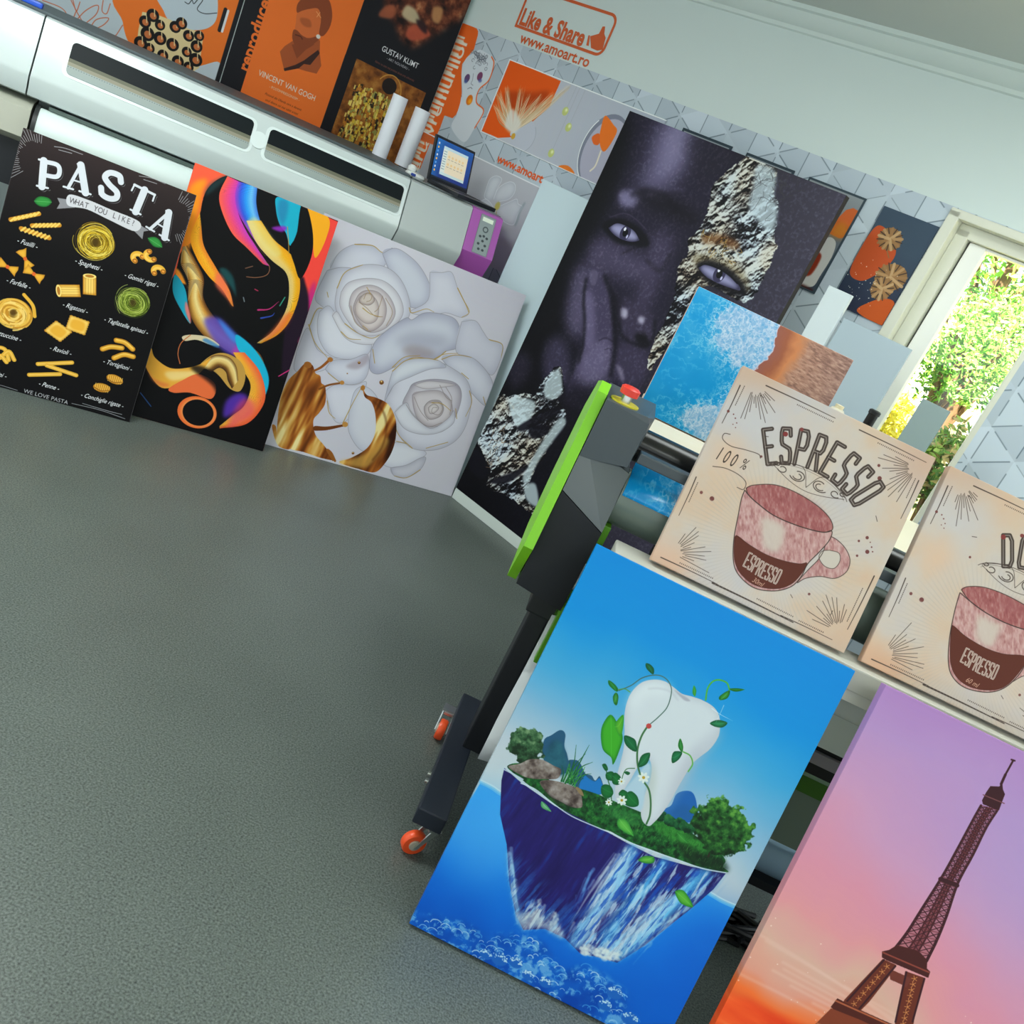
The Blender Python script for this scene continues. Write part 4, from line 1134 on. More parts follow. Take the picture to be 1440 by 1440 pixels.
def hexes(A, pitch=142, ox=0, oy=0, dark=(92, 106, 118)):
    """paper printed with folded white triangles inside hexagons"""
    r = pitch / math.sqrt(3)
    rows = int(A.h / (r * 1.5)) + 3
    cols = int(A.w / pitch) + 3
    for j in range(-1, rows):
        for i in range(-1, cols):
            cx, cy = ox + i * pitch + (j % 2) * pitch / 2, oy + j * r * 1.5
            v = [(cx + r * math.cos(R(60 * k_ - 90)), cy + r * math.sin(R(60 * k_ - 90))) for k_ in range(6)]
            for k_ in range(6):
                g = (190, 184, 194, 198, 188, 182)[(k_ + i + 2 * j) % 6] + RNG.randint(-6, 7)
                A.p([(cx, cy), v[k_], v[(k_ + 1) % 6]], (g - 10, g + 1, g + 11), sm=0)
            for k_ in range(6):
                if RNG.rand() < .8:
                    f0, f1 = RNG.rand() * .35, .6 + RNG.rand() * .35
                    A.s([(cx + (v[k_][0] - cx) * f0, cy + (v[k_][1] - cy) * f0), (cx + (v[k_][0] - cx) * f1, cy + (v[k_][1] - cy) * f1)], 5.0, dark, .8, sm=0, w2=1.6)
                if RNG.rand() < .75:
                    a_, b_ = v[k_], v[(k_ + 1) % 6]
                    A.s([(a_[0] + (b_[0] - a_[0]) * .1, a_[1] + (b_[1] - a_[1]) * .1), (a_[0] + (b_[0] - a_[0]) * .9, a_[1] + (b_[1] - a_[1]) * .9)], 5.0, dark, .8, sm=0, w2=1.8)

def art_wallpaper():
    A = Art(4390, 1896, .5, (196, 202, 208))
    hexes(A, 240, 20, -30)
    O = (228, 98, 34)
    # upright orange strip with pale lettering at the corner
    A.p([(-36,-2),(54,1),(71,10),(79,28),(89,93),(67,133),(50,172),(73,222),(120,295),(139,355),(137,395),(123,417),(64,421),(67,483),(48,699),(-172,773)], O, sm=0)
    top, bot = (10,69), (-9,520)
    L = bot[1] - top[1] + 28
    adv = lambda w_: sum(glyph(ch, .03)[2] for ch in w_)
    sz = L / adv('vremurilor') * .7
    xm = (top[0] + bot[0]) / 2
    A.t('vremurilor', (xm, (top[1] + bot[1]) / 2), sz * .82, (226, 214, 198), -90, 1.22, 0, .02)
    A.t('arta', (xm, bot[1] + 24 + L * adv('arta') / adv('vremurilor') / 2), sz * .82, (226, 214, 198), -90, 1.22, 0, .02)
    # pale bust with tinted glasses blowing an orange bubble
    bust = [(98,108),(128,83),(181,87),(222,93),(246,111),(256,159),(250,203),(224,244),(219,280),(239,313),(298,326),(306,362),(287,415),(256,495),(141,460),(139,399),(135,348),(123,294),(87,239),(59,187),(63,138)]
    A.p(bust, (206, 212, 220))
    A.s([(217,94),(248,119),(257,193),(220,249),(234,306),(300,329),(287,415)], 6, O)
    for i in range(46):
        p = (150,120)
        c = (p[0] + RNG.randn() * 26, p[1] + RNG.randn() * 14)
        A.s([(c[0] + 8 * math.cos(v), c[1] + 7 * math.sin(v)) for v in np.linspace(RNG.rand() * 6, RNG.rand() * 6 + 4, 8)], 2.4, (90, 96, 108), .8)
    A.e((117,223), 17, 20, (96, 70, 110))
    A.e((192,193), 17, 20, (120, 66, 100))
    A.e((116,238), 12, 9, (70, 96, 150), a=.8, soft=3)
    A.e((203,210), 12, 9, (80, 90, 150), a=.8, soft=3)
    A.s([(145,193),(155,221),(155,238),(171,242)], 3, (120, 126, 136), .8)
    A.s([(146,266),(162,255),(174,258)], 3, (90, 90, 100), .8)
    A.e((185,309), 20, 24, (214, 110, 30))
    A.e((191,314), 12, 13, (240, 160, 30), soft=4)
    # address line and the lower panel
    A.t('www.amoart', (651,493), 38, (226, 90, 36), 0, 1.06, 0, .025)
    y0 = (443,532)[1]
    x1 = (775,542)[0] + 60
    A.p([(40, y0), (x1, y0), (x1, y0 + 420), (40, y0 + 420)], (186, 188, 196), sm=0)
    A.s([(0, y0), (x1, y0)], 5, (232, 234, 238), sm=0)
    A.p([(0, y0 + 4), (250, y0 + 4), (215, y0 + 30), (0, y0 + 40)], (206, 100, 50), sm=0)
    for q in ([(547,688),(514,680),(506,647),(504,597),(533,570),(573,573),(571,616),(571,663)], [(575,670),(573,628),(591,594),(629,566),(663,569),(678,602),(662,639),(613,668)], [(617,694),(676,645),(706,623),(726,639),(756,643),(748,684),(749,731),(701,741),(649,729)], [(487,741),(524,688),(581,699),(601,723),(551,733)]):
        A.petal(q, (206, 210, 218), (186, 190, 200), 14)
        A.s(q, 2.4, (226, 230, 236), .9)
    A.e((613,691), 15, 20, (190, 180, 100), soft=3)
    A.s([(620,716),(633,735),(647,753)], 4, (170, 160, 90))
    A.s([(760,623),(754,667),(760,703),(760,731)], 8, (110, 136, 146), .6, soft=4)
    A.a *= 1.07
    return A

def art_pampas():
    A = Art(953, 345, .7, (182, 186, 196))
    A.full(np.ones((A.H, A.W)), A.ramp(A.x / 953, [(0, (192, 194, 202)), (.5, (180, 184, 196)), (1, (170, 176, 190))]))
    O = (226, 88, 22)
    A.p([(8,1),(343,8),(339,125),(284,207),(249,267),(180,314),(120,337),(7,338)], O, sm=0)
    A.p([(53,142),(217,95),(306,70),(267,179),(137,201)], (150, 50, 10), .6, soft=12)
    A.e((257,282), 76, 76, (186, 190, 202))
    A.s([((257,282)[0] + 76 * math.cos(v), (257,282)[1] + 76 * math.sin(v)) for v in np.linspace(-.8, 1.8, 16)], 3, (150, 156, 168), .7, soft=1)
    A.p([(7,338),(120,337),(201,308),(88,283),(13,221)], O, sm=0)
    root = (193,285)
    for tip, n_ in (((11,154), 26), ((51,117), 26), ((138,101), 22), ((205,115), 18), ((265,98), 26), ((330,71), 26), ((400,19), 22), ((25,209), 18)):
        for i in range(n_):
            t2 = (tip[0] + RNG.randn() * 9, tip[1] + RNG.randn() * 7)
            md = ((root[0] + t2[0]) / 2 + RNG.randn() * 10, (root[1] + t2[1]) / 2 + RNG.randn() * 8 + 8)
            A.s([root, md, t2], 5.6, [(226, 206, 172), (200, 176, 140), (240, 228, 206), (176, 150, 110)][i % 4], .6, w2=.8)
    A.p([(130,271),(133,194),(218,235),(210,284),(180,293)], (222, 220, 214), .8, soft=6)
    A.e((206,302), 12, 14, (206, 160, 60))
    for c in [(436,117),(489,173),(456,301)]:
        A.s([(c[0] + 4, 0), c], 1.4, (150, 154, 160), .8, sm=0)
        A.e(c, 17, 19, (188, 196, 120))
        A.e((c[0] + 3, c[1] - 6), 7, None, (232, 236, 190), soft=3)
    vz = (718,208)
    A.e(vz, 122, 158, (126, 130, 146))
    A.e((vz[0] + 10, vz[1] + 8), 112, 148, (174, 172, 190))
    A.s([(vz[0] + 120 * math.cos(v), vz[1] + 157 * math.sin(v)) for v in np.linspace(1.5, 3.9, 20)], 4, (232, 236, 240))
    A.p([(652,72),(712,93),(745,114),(737,187),(718,208),(677,174),(658,125)], (232, 116, 36))
    A.p([(633,172),(661,148),(684,187),(658,196)], (224, 104, 40))
    A.s([(709,211),(714,273),(700,302)], 8, (224, 214, 196))
    A.p([(525,340),(569,321),(614,331),(630,350),(567,355)], (226, 120, 40))
    A.s([(0, 2), (953, 2)], 5, (232, 236, 240), sm=0)
    A.s([(0, 343), (953, 343)], 5, (232, 236, 240), sm=0)
    A.s([(2, 0), (2, 345)], 5, (232, 236, 240), sm=0)
    A.a *= 1.08
    return A

def art_bottle():
    A = Art(244, 372, .9, (150, 156, 160))
    A.full(np.clip(A.y / 372, 0, 1), (52, 62, 78), .9)
    A.p([(194,60),(215,45),(241,49),(248,87),(251,141),(224,158),(176,156),(177,107)], (214, 104, 50), sm=0)
    A.p([(193,108),(234,113),(236,154),(184,156)], (222, 140, 50), .8, soft=9)
    A.p([(180,175),(218,174),(233,224),(230,296),(223,349),(170,353),(181,266)], (206, 204, 200))
    A.p([(157,240),(196,239),(194,314),(157,319)], (140, 50, 30), soft=3)
    A.p([(165,359),(230,360),(218,380),(163,381)], (70, 28, 24), soft=5)
    for q in ([(0, 0), (244, 0)], [(244, 0), (244, 372)], [(0, 372), (244, 372)], [(0, 0), (0, 372)]):
        A.s(q, 16, (60, 74, 84), sm=0)
    return A

def art_leaf():
    A = Art(214, 372, 1.0, (64, 80, 98))
    A.full(np.clip((A.y - 120) / 252, 0, 1), (38, 42, 64), .9)
    A.p([(9,79),(36,66),(87,90),(124,129),(124,176),(98,227),(61,263),(9,250),(1,150)], (200, 86, 44))
    A.p([(107,363),(131,317),(170,286),(210,283),(225,331),(214,371)], (204, 90, 36))
    def monstera(c, rx, ry, rot):
        A.e(c, rx, ry, (150, 112, 72), rot)
        for i in range(9):
            an = rot + i * .7 - 2.8
            q = (c[0] + rx * .98 * math.cos(an), c[1] + ry * .98 * math.sin(an))
            A.s([c, q], 9, [(190, 150, 104), (164, 122, 80), (206, 170, 124)][i % 3], .85, sm=0, w2=11)
            q2 = (c[0] + rx * 1.05 * math.cos(an + .35), c[1] + ry * 1.05 * math.sin(an + .35))
            A.s([((c[0] + q2[0]) / 2, (c[1] + q2[1]) / 2), q2], 2, (70, 54, 48), .9, sm=0, w2=6)
    monstera((80,96), 44, 38, .3)
    A.s([(92,135), (111,154)], 4, (150, 110, 70))
    monstera((153,212), 56, 48, -.4)
    monstera((146,259), 38, 40, .6)
    for i in range(46):
        p = (81,297)
        A.e((p[0] + RNG.randn() * 40, p[1] + RNG.randn() * 70), .8 + RNG.rand() * 1.2, None, (236, 232, 226), a=.9)
    return A

def art_dark_frame(seed):
    A = Art(240, 372, .5, (150, 160, 168))
    A.full(np.clip(A.y / 372, 0, 1), (196, 96, 50), .8)
    for q in ([(0, 0), (240, 0)], [(240, 0), (240, 372)], [(0, 372), (240, 372)], [(0, 0), (0, 372)]):
        A.s(q, 20, (56, 70, 80), sm=0)
    return A

def art_poster():
    A = Art(953, 1300, .8, (24, 24, 30))
    O = (240, 116, 44)
    A.p([(92, -5), (486, -5), (484, 1078), (95, 1078)], O, sm=0)
    y0 = (68,1030)[1]
    x = (76,1002)[0]
    w = 'reproduceri'
    ys = (68,1030)[1], (87,654)[1]
    A.t('reproduceri', (78, ys[0] - 246), 52, O, -90, 1.0, 0, .03)
    # plain brown bust of a bearded man, flat tones
    D, M_, L_ = (140, 68, 38), (170, 84, 44), (214, 108, 54)
    A.p([(243,755),(217,791),(205,821),(225,853),(250,890),(290,856),(340,849),(389,839),(398,798),(374,751),(357,701),(320,694)], M_, sm=0)
    A.p([(250,890),(243,881),(286,845),(317,810),(362,740),(374,751),(350,816),(322,824),(306,852)], (60, 34, 30), sm=0)
    A.p([(244,771),(285,817),(310,764),(340,726),(300,736)], D, sm=0)
    A.p([(225,643),(235,599),(274,565),(308,564),(328,595),(345,667),(323,701),(278,722),(242,715),(231,672)], L_)
    A.p([(223,636),(215,601),(238,558),(294,524),(338,526),(371,574),(379,627),(365,674),(344,675),(332,617),(306,581),(269,599),(243,619)], D)
    A.p([(232,712),(247,705),(276,715),(309,712),(343,684),(354,691),(333,729),(303,768),(271,774),(240,748)], D)
    A.p([(245,650),(284,639),(301,663),(279,674),(255,669)], M_, .8, soft=3)
    A.s([(247,725),(270,722),(281,729)], 5, (90, 44, 30))
    A.e((344,688), 10, 9, (222, 216, 208))
    A.s([(302,595),(329,610)], 2.4, (240, 170, 110), sm=0)
    A.s([(318,591),(311,615)], 2.4, (240, 170, 110), sm=0)
    A.t('VINCENT VAN GOGH', (283,943), 25, (228, 214, 200), 0, .78, 0, .01)
    A.t('- POSTIMPRESIONISM -', (281,980), 12, (228, 206, 184), 0, .85)
    for i, s_ in enumerate(('Pictorul din Olanda care a devenit', 'unul dintre cei mai iubiti artisti', 'din arta universala')):
        A.t(s_, (287, (284,1017)[1] + i * 24), 10.5, (110, 48, 26), 0, .85, .25)
    # right column: dark painting with warm figures, generic
    n = A.noise(46, 4, 77)
    b, m = A.mask([(560, -40), (950, -40), (945, 300), (880, 400), (760, 545), (640, 480), (560, 380)], 1, 14)
    A.put(b, m, A.ramp(n, [(.25, (30, 18, 18)), (.5, (90, 44, 30)), (.7, (150, 84, 54)), (.9, (212, 156, 110))]))
    for q, c in (([(677,388),(725,390),(760,431),(710,446),(668,433)], (206, 188, 150)), ([(732,453),(782,437),(828,457),(758,515),(715,502)], (190, 86, 60)), ([(580,443),(623,414),(635,465),(571,488)], (170, 90, 60)), ([(797,339),(840,327),(847,390),(810,391)], (196, 140, 90)), ([(739,424),(784,420),(809,458),(769,452)], (40, 24, 30))):
        A.p(q, c, .9, soft=5)
    A.t('GUSTAV KLIMT', (730,605), 25, (230, 230, 234), 0, .78, 0, .01)
    A.t('- ART NOUVEAU -', (731,636), 12, (214, 214, 220), 0, .85)
    A.t('Nimic nu este mai pretios decat arta adevarata', (727,672), 10.5, (150, 80, 60), 0, .72, .25)
    # gold and brown mosaic panel, abstract
    k0, k1 = (545,698), (535,1097)
    X0, X1, Y0, Y1 = 540, 906, k0[1], k1[1] + 12
    gb = A.noise(30, 4, 15)
    A.p([(X0, Y0), (X1, Y0), (X1, Y1), (X0, Y1)], A.ramp(gb, [(.2, (96, 52, 20)), (.5, (142, 84, 32)), (.8, (176, 116, 50))]), sm=0)
    for i in range(420):
        x, y = X0 + 30 + RNG.rand() * 190, Y0 + 90 + RNG.rand() * (Y1 - Y0 - 95)
        c = [(226, 190, 60), (206, 184, 80), (40, 34, 26), (240, 212, 110), (150, 150, 80), (190, 120, 40)][RNG.randint(6)]
        a_, b_ = 5 + RNG.rand() * 9, 9 + RNG.rand() * 20
        A.p([(x, y), (x + a_, y), (x + a_, y + b_), (x, y + b_)], c, .9, sm=0)
    A.e((728,746), 36, 36, (34, 26, 24))
    A.s([((730,775)[0] + 64 * math.cos(v), (730,775)[1] + 80 * math.sin(v)) for v in np.linspace(-2.6, .4, 18)], 5, (196, 140, 60))
    return A

def art_leopard():
    A = Art(1272, 1300, .7, (186, 196, 204))
    O = (234, 116, 40)
    A.p([(798,887),(832,991),(871,1056),(934,1097),(1015,1083),(1179,1024),(1262,978),(1234,678)], O)
    A.p([(932,808),(974,878),(1012,906),(1089,904),(1157,868),(1185,816),(1169,739),(1136,694)], (188, 200, 210))
    A.s([(1045,806),(1061,806),(1070,786),(1081,796),(1095,767),(1111,767),(1100,810),(1133,814),(1180,789)], 3, (40, 44, 50))
    A.p([(963,1091),(1013,1076),(1158,1034),(1249,976),(1265,1082),(1172,1083)], (190, 200, 210))
    b0 = [(895,919),(951,904),(1010,899),(1088,901),(1151,890),(1157,923),(1174,1034),(1151,1065),(1089,1069),(1011,1069),(909,1073),(898,990)]
    A.p(b0, (222, 200, 150), sm=0)
    for c in [(915,952),(975,938),(1035,918),(937,994),(989,989),(1044,991),(1096,928),(1137,909),(959,1046),(1018,1050),(1107,994),(1083,1048),(1131,1050),(1151,1009),(1139,955),(920,1041),(938,914),(1055,893)]:
        r = 21 + RNG.rand() * 8
        A.e(c, r, r, (20, 16, 16))
        A.e((c[0] + 2, c[1] + 2), r * .55, r * .5, (196, 110, 60), rot=RNG.rand())
        A.s([(c[0], c[1] - r), (c[0] + r * .3, c[1])], 4, (222, 200, 150), sm=0)
    for q in ([(506,1056),(546,1081),(596,1087),(616,1085),(621,1060),(593,1044),(524,1048)], [(498,1053),(528,1097),(593,1103),(642,1073),(653,1030)], [(625,1000),(663,1040),(718,1090)], [(716,1083),(732,1030),(776,1002),(763,1038),(717,1086)], [(666,1054),(685,1015),(713,980),(729,975),(727,1010),(697,1062)], [(740,945),(746,986),(765,988),(769,945)], [(835,1004),(814,1067),(768,1119)], [(631,996),(653,1030),(658,991)]):
        A.s(q, 3.6, (200, 96, 60), .9)
    A.p([(1252, -10), (1280, -10), (1280, 1310), (1252, 1310)], (26, 26, 32), sm=0)
    A.s([(1210, 760), (1210, 850)], 16, (30, 30, 34), sm=0)
    A.s([(1222, 760), (1222, 850)], 10, (220, 222, 226), sm=0)
    return A

# ------------------------------------------------------------------ helpers: geometry
class MB:
    """collects shapes into one mesh"""
    def __init__(s):
        s.bm = bmesh.new()
    def box(s, a, b, bev=0.0):
        r = bmesh.ops.create_cube(s.bm, size=1.0)
        v = r['verts']
        for q in v:
            q.co = Vector(((a[i] + b[i]) / 2 + q.co[i] * (b[i] - a[i]) for i in range(3)))
        if bev:
            es = list({e for q in v for e in q.link_edges})
            bmesh.ops.bevel(s.bm, geom=es, offset=bev, segments=2, affect='EDGES', profile=.6)
        return s
    def cyl(s, p0, p1, r, r2=None, n=24, caps=True):
        p0, p1 = Vector(p0), Vector(p1)
        d = p1 - p0
        m = Matrix.Translation((p0 + p1) / 2) @ d.to_track_quat('Z', 'Y').to_matrix().to_4x4()
        bmesh.ops.create_cone(s.bm, cap_ends=caps, segments=n, radius1=r, radius2=r if r2 is None else r2, depth=d.length, matrix=m)
        return s
    def prism(s, prof, ax, a, b):
        """profile of (u,v) pairs swept along axis ax from a to b"""
        def pt(u, v, w):
            return {'x': (w, u, v), 'y': (u, w, v), 'z': (u, v, w)}[ax]
        A = [s.bm.verts.new(pt(u, v, a)) for u, v in prof]
        B = [s.bm.verts.new(pt(u, v, b)) for u, v in prof]
        n = len(prof)
        s.bm.faces.new(A)
        s.bm.faces.new(B[::-1])
        for i in range(n):
            s.bm.faces.new((A[i], B[i], B[(i + 1) % n], A[(i + 1) % n]))
        return s
    def hull(s, pts):
        v = [s.bm.verts.new(p) for p in pts]
        r = bmesh.ops.convex_hull(s.bm, input=v)
        return s
    def lathe(s, prof, c, ax='z', n=24):
        rings = []
        for r, h in prof:
            rg = []
            for i in range(n):
                a = 2 * math.pi * i / n
                u, v = r * math.cos(a), r * math.sin(a)
                rg.append(s.bm.verts.new(Vector(c) + Vector({'z': (u, v, h), 'x': (h, u, v), 'y': (u, h, v)}[ax])))
            rings.append(rg)
        for A, B in zip(rings, rings[1:]):
            for i in range(n):
                s.bm.faces.new((A[i], A[(i + 1) % n], B[(i + 1) % n], B[i]))
        s.bm.faces.new(rings[0][::-1])
        s.bm.faces.new(rings[-1])
        return s
    def tube(s, pts, r, n=10):
        P = [Vector(p) for p in pts]
        rings = []
        for i, p in enumerate(P):
            d = (P[min(i + 1, len(P) - 1)] - P[max(i - 1, 0)]).normalized()
            x = d.orthogonal().normalized() if i == 0 else (rx - d * rx.dot(d)).normalized()
            rx = x
            y = d.cross(x)
            rings.append([s.bm.verts.new(p + (x * math.cos(2 * math.pi * k / n) + y * math.sin(2 * math.pi * k / n)) * r) for k in range(n)])
        for A, B in zip(rings, rings[1:]):
            for i in range(n):
                s.bm.faces.new((A[i], A[(i + 1) % n], B[(i + 1) % n], B[i]))
        s.bm.faces.new(rings[0][::-1])
        s.bm.faces.new(rings[-1])
        return s
    def obj(s, name, m, parent=None, smooth=False, M=None):
        bmesh.ops.recalc_face_normals(s.bm, faces=s.bm.faces)
        me = bpy.data.meshes.new(name)
        s.bm.to_mesh(me)
        s.bm.free()
        for q in (m if isinstance(m, (list, tuple)) else [m]):
            me.materials.append(q)
        if smooth:
            for p in me.polygons:
                p.use_smooth = True
            me.set_sharp_from_angle(angle=R(40))
        o = bpy.data.objects.new(name, me)
        COL.objects.link(o)
        if parent:
            o.parent = parent
        if M is not None:
            o.matrix_world = M
        return o

def tag(o, label, cat, group=None):
    o['label'], o['category'] = label, cat
    if group:
        o['group'] = group
    return o

def struct(o):
    o['kind'] = 'structure'
    return o

def thing(name, label, cat, loc=(0, 0, 0), yaw=0.0, group=None):
    o = bpy.data.objects.new(name, None)
    o.empty_display_size = .05
    COL.objects.link(o)
    o.location = loc
    o.rotation_euler = (0, 0, yaw)
    return tag(o, label, cat, group)

def uvs(me, w, h):
    """front artwork mapped over the sheet; the wrapped edges repeat its rim"""
    uv = me.uv_layers.new(name='print')
    for lp in me.loops:
        c = me.vertices[lp.vertex_index].co
        uv.data[lp.index].uv = (min(1, max(0, c.x / w)), min(1, max(0, c.z / h)))

def board_matrix(G, dz=0.0):
    x, y, z, yaw, lean, w, h = G
    return Matrix.Translation((x, y, z + dz)) @ Matrix.Rotation(yaw, 4, 'Z') @ Matrix.Rotation(-lean, 4, 'X')

def board(name, label, cat, G, thick, art, side=None, group=None, bev=.0015, rough=.5, spec=.16, back=None):
    """a flat print: sheet in local x (right) and z (up), its face at y = 0, its body behind"""
    w, h = G[5], G[6]
    b = MB()
    b.box((0, 0, 0), (w, thick, h), bev)
    am = art.material(name + '_print', rough, spec)
    sd = side or am
    o = b.obj(name, [am, sd, back or mat('board_back', (196, 190, 178), .8)], None, False, board_matrix(G, thick * math.sin(G[4])))
    me = o.data
    uvs(me, w, h)
    for p in me.polygons:
        p.material_index = 0 if p.normal.y < -.7 else (2 if p.normal.y > .7 else 1)
    return tag(o, label, cat, group)

# ------------------------------------------------------------------ materials
M_wall = mat('wall_paint', (214, 226, 224), .9, noise=.02, nscale=3)
M_ceil = mat('ceiling_paint', (206, 212, 206), .9)
M_black = mat('black_paint', (22, 24, 30), .42, noise=.1, nscale=300)
M_char = mat('charcoal_metal', (66, 74, 80), .4, noise=.05, nscale=200)
M_green = mat('lime_green_paint', (126, 200, 20), .35)
M_steel = mat('brushed_steel', (196, 200, 200), .28, metal=.9)
M_white = mat('white_foam_board', (226, 234, 240), .6)
M_grey = mat('grey_plastic', (190, 196, 194), .45)
M_lid = mat('light_grey_plastic', (206, 216, 216), .22, noise=.02, nscale=4)
M_dark = mat('dark_rubber', (28, 30, 32), .5)

# ------------------------------------------------------------------ room
def yawed(P, yaw):
    return Matrix.Translation(P) @ Matrix.Rotation(yaw, 4, 'Z')
WA = yawed((-1.7442, 4.8256, 0), R(29))          # left wall: local x along it, face at local y = 0
WB = yawed((-0.2150, 4.4080, 0), R(-32.5))       # back wall with the window
WB0 = yawed((-0.2048, 4.1981, 0), R(-32.5))      # line the blank boards stand along, a little in front of it

floor_m = bpy.data.materials.new('grey_vinyl_floor')
floor_m.use_nodes = True
nt = floor_m.node_tree
pb = nt.nodes['Principled BSDF']
tc = nt.nodes.new('ShaderNodeTexCoord')
def nz(scale, det):
    n = nt.nodes.new('ShaderNodeTexNoise')
    n.inputs['Scale'].default_value = scale
    n.inputs['Detail'].default_value = det
    nt.links.new(tc.outputs['Object'], n.inputs['Vector'])
    return n
na, nb_, nc = nz(220, 3), nz(2.2, 3), nz(60, 4)
mx = nt.nodes.new('ShaderNodeMixRGB')
mx.inputs[1].default_value = lin((44, 51, 48))
mx.inputs[2].default_value = lin((120, 128, 123))
ma = nt.nodes.new('ShaderNodeMath')
ma.operation = 'MULTIPLY_ADD'
ma.inputs[1].default_value = 2.0
nt.links.new(na.outputs['Fac'], ma.inputs[0])
mb = nt.nodes.new('ShaderNodeMath')
mb.operation = 'MULTIPLY_ADD'
mb.inputs[1].default_value = .3
mb.inputs[2].default_value = -.65
nt.links.new(nb_.outputs['Fac'], mb.inputs[0])
nt.links.new(mb.outputs[0], ma.inputs[2])
nt.links.new(ma.outputs[0], mx.inputs[0])
nt.links.new(mx.outputs[0], pb.inputs['Base Color'])
pb.inputs['Roughness'].default_value = .36
pb.inputs['Specular IOR Level'].default_value = .5
bp = nt.nodes.new('ShaderNodeBump')
bp.inputs['Strength'].default_value = .25
bp.inputs['Distance'].default_value = .002
nt.links.new(nc.outputs['Fac'], bp.inputs['Height'])
nt.links.new(bp.outputs['Normal'], pb.inputs['Normal'])

cor = WA @ Vector((.515, 0, 0))
fl = MB()
far = WB @ Vector((3.4, 0, 0))
wl_ = WA @ Vector((-3.2, 0, 0))
pts = [wl_, cor, far, Vector((4.2, -3.0, 0)), Vector((-4.6, -3.0, 0))]
vt = [fl.bm.verts.new((p.x, p.y, 0)) for p in pts]
vb = [fl.bm.verts.new((p.x, p.y, -.05)) for p in pts]
fl.bm.faces.new(vt)
fl.bm.faces.new(vb[::-1])
for i in range(5):
    fl.bm.faces.new((vt[i], vb[i], vb[(i + 1) % 5], vt[(i + 1) % 5]))
struct(fl.obj('floor', floor_m))
ce = MB()
vt = [ce.bm.verts.new((p.x, p.y, 2.464)) for p in pts]
vb = [ce.bm.verts.new((p.x, p.y, 2.54)) for p in pts]
ce.bm.faces.new(vt)
ce.bm.faces.new(vb[::-1])
for i in range(5):
    ce.bm.faces.new((vt[i], vb[i], vb[(i + 1) % 5], vt[(i + 1) % 5]))
struct(ce.obj('ceiling', M_ceil))

struct(MB().box((-3.2, 0, 0), (.505, .1, 2.464)).obj('wall_left', M_wall, None, False, WA))
# back wall: plain paint above, printed folded-paper pattern below, window opening
WIN = (1.412, 1.89, .85, 1.969)
struct(MB().box((-1.6, 0, 1.991), (3.4, .14, 2.464)).obj('wall_back', M_wall, None, False, WB))
pap = art_wallpaper()
pm = pap.material('folded_paper_wallpaper', .6, .2)
b = MB()
b.box((-1.6, 0, 0), (WIN[0], .14, 1.991))
b.box((WIN[1], 0, 0), (3.4, .14, 1.991))
b.box((WIN[0], 0, 0), (WIN[1], .14, WIN[2]))
b.box((WIN[0], 0, WIN[3]), (WIN[1], .14, 1.991))
o = struct(b.obj('wall_back_papered', pm, None, False, WB))
uv = o.data.uv_layers.new(name='print')
for lp in o.data.loops:
    c = o.data.vertices[lp.vertex_index].co
    uv.data[lp.index].uv = ((c.x + 1.2495) / 4.6095, c.z / 1.991)
# cornice
pr = [(0, 2.382), (-.012, 2.386), (-.016, 2.40), (-.03, 2.406), (-.052, 2.422), (-.062, 2.444), (-.078, 2.448), (-.08, 2.464), (0, 2.464)]
struct(MB().prism(pr, 'x', -1.215, 3.3).obj('trim_1', mat('cornice_paint', (216, 228, 224), .7), None, True, WB))
# window: frame, pale sash, sill and pane
w0, w1, z0, z1 = WIN
M_frame = mat('cream_window_frame', (222, 222, 206), .4)
win = bpy.data.objects.new('window_1', None)
COL.objects.link(win)
win.matrix_world = WB
struct(win)
b = MB()
b.box((w0 - .012, -.014, z0), (w0 + .03, .12, z1 + .012), .004)
b.box((w0 + .03, .045, z0), (w0 + .078, .12, z1 - .03), .004)
b.box((w0 - .012, -.014, z1 - .012), (w1, .12, z1 + .018), .004)
b.box((w0 + .03, .045, z1 - .058), (w1, .12, z1 - .012), .004)
b.box((w1 - .02, .0, z0), (w1 + .004, .12, z1 - .03), .004)
b.box((w0, .045, z0), (w1, .12, z0 + .06), .004)
struct(b.obj('window_frame', M_frame, win))
b = MB()
b.box((w0 + .086, .07, z0 + .06), (w0 + .15, .11, z1 - .06), .004)
b.box((w1 - .035, .07, z0 + .06), (w1 - .02, .11, z1 - .06), .003)
b.box((w0 + .15, .07, z1 - .07), (w1 - .035, .11, z1 - .06), .003)
struct(b.obj('window_sash', mat('white_window_sash', (246, 246, 240), .35), win))
struct(MB().box((w0 + .078, .09, z0 + .06), (w0 + .086, .11, z1 - .06)).obj('window_gasket', mat('dark_gasket', (60, 62, 62), .6), win))
gl = bpy.data.materials.new('window_glass')
gl.use_nodes = True
gn = gl.node_tree
gn.nodes.remove(gn.nodes['Principled BSDF'])
tr_ = gn.nodes.new('ShaderNodeBsdfTransparent')
gg = gn.nodes.new('ShaderNodeBsdfGlossy')
gg.inputs['Roughness'].default_value = .02
ms = gn.nodes.new('ShaderNodeMixShader')
ms.inputs[0].default_value = .05
gn.links.new(tr_.outputs[0], ms.inputs[1])
gn.links.new(gg.outputs[0], ms.inputs[2])
gn.links.new(ms.outputs[0], gn.nodes['Material Output'].inputs[0])
struct(MB().box((w0 + .15, .088, z0 + .06), (w1 - .035, .094, z1 - .07)).obj('window_pane', gl, win))
struct(MB().box((w0 - .02, -.03, z0 - .03), (w1 + .02, .13, z0)).obj('window_sill', M_frame, win))

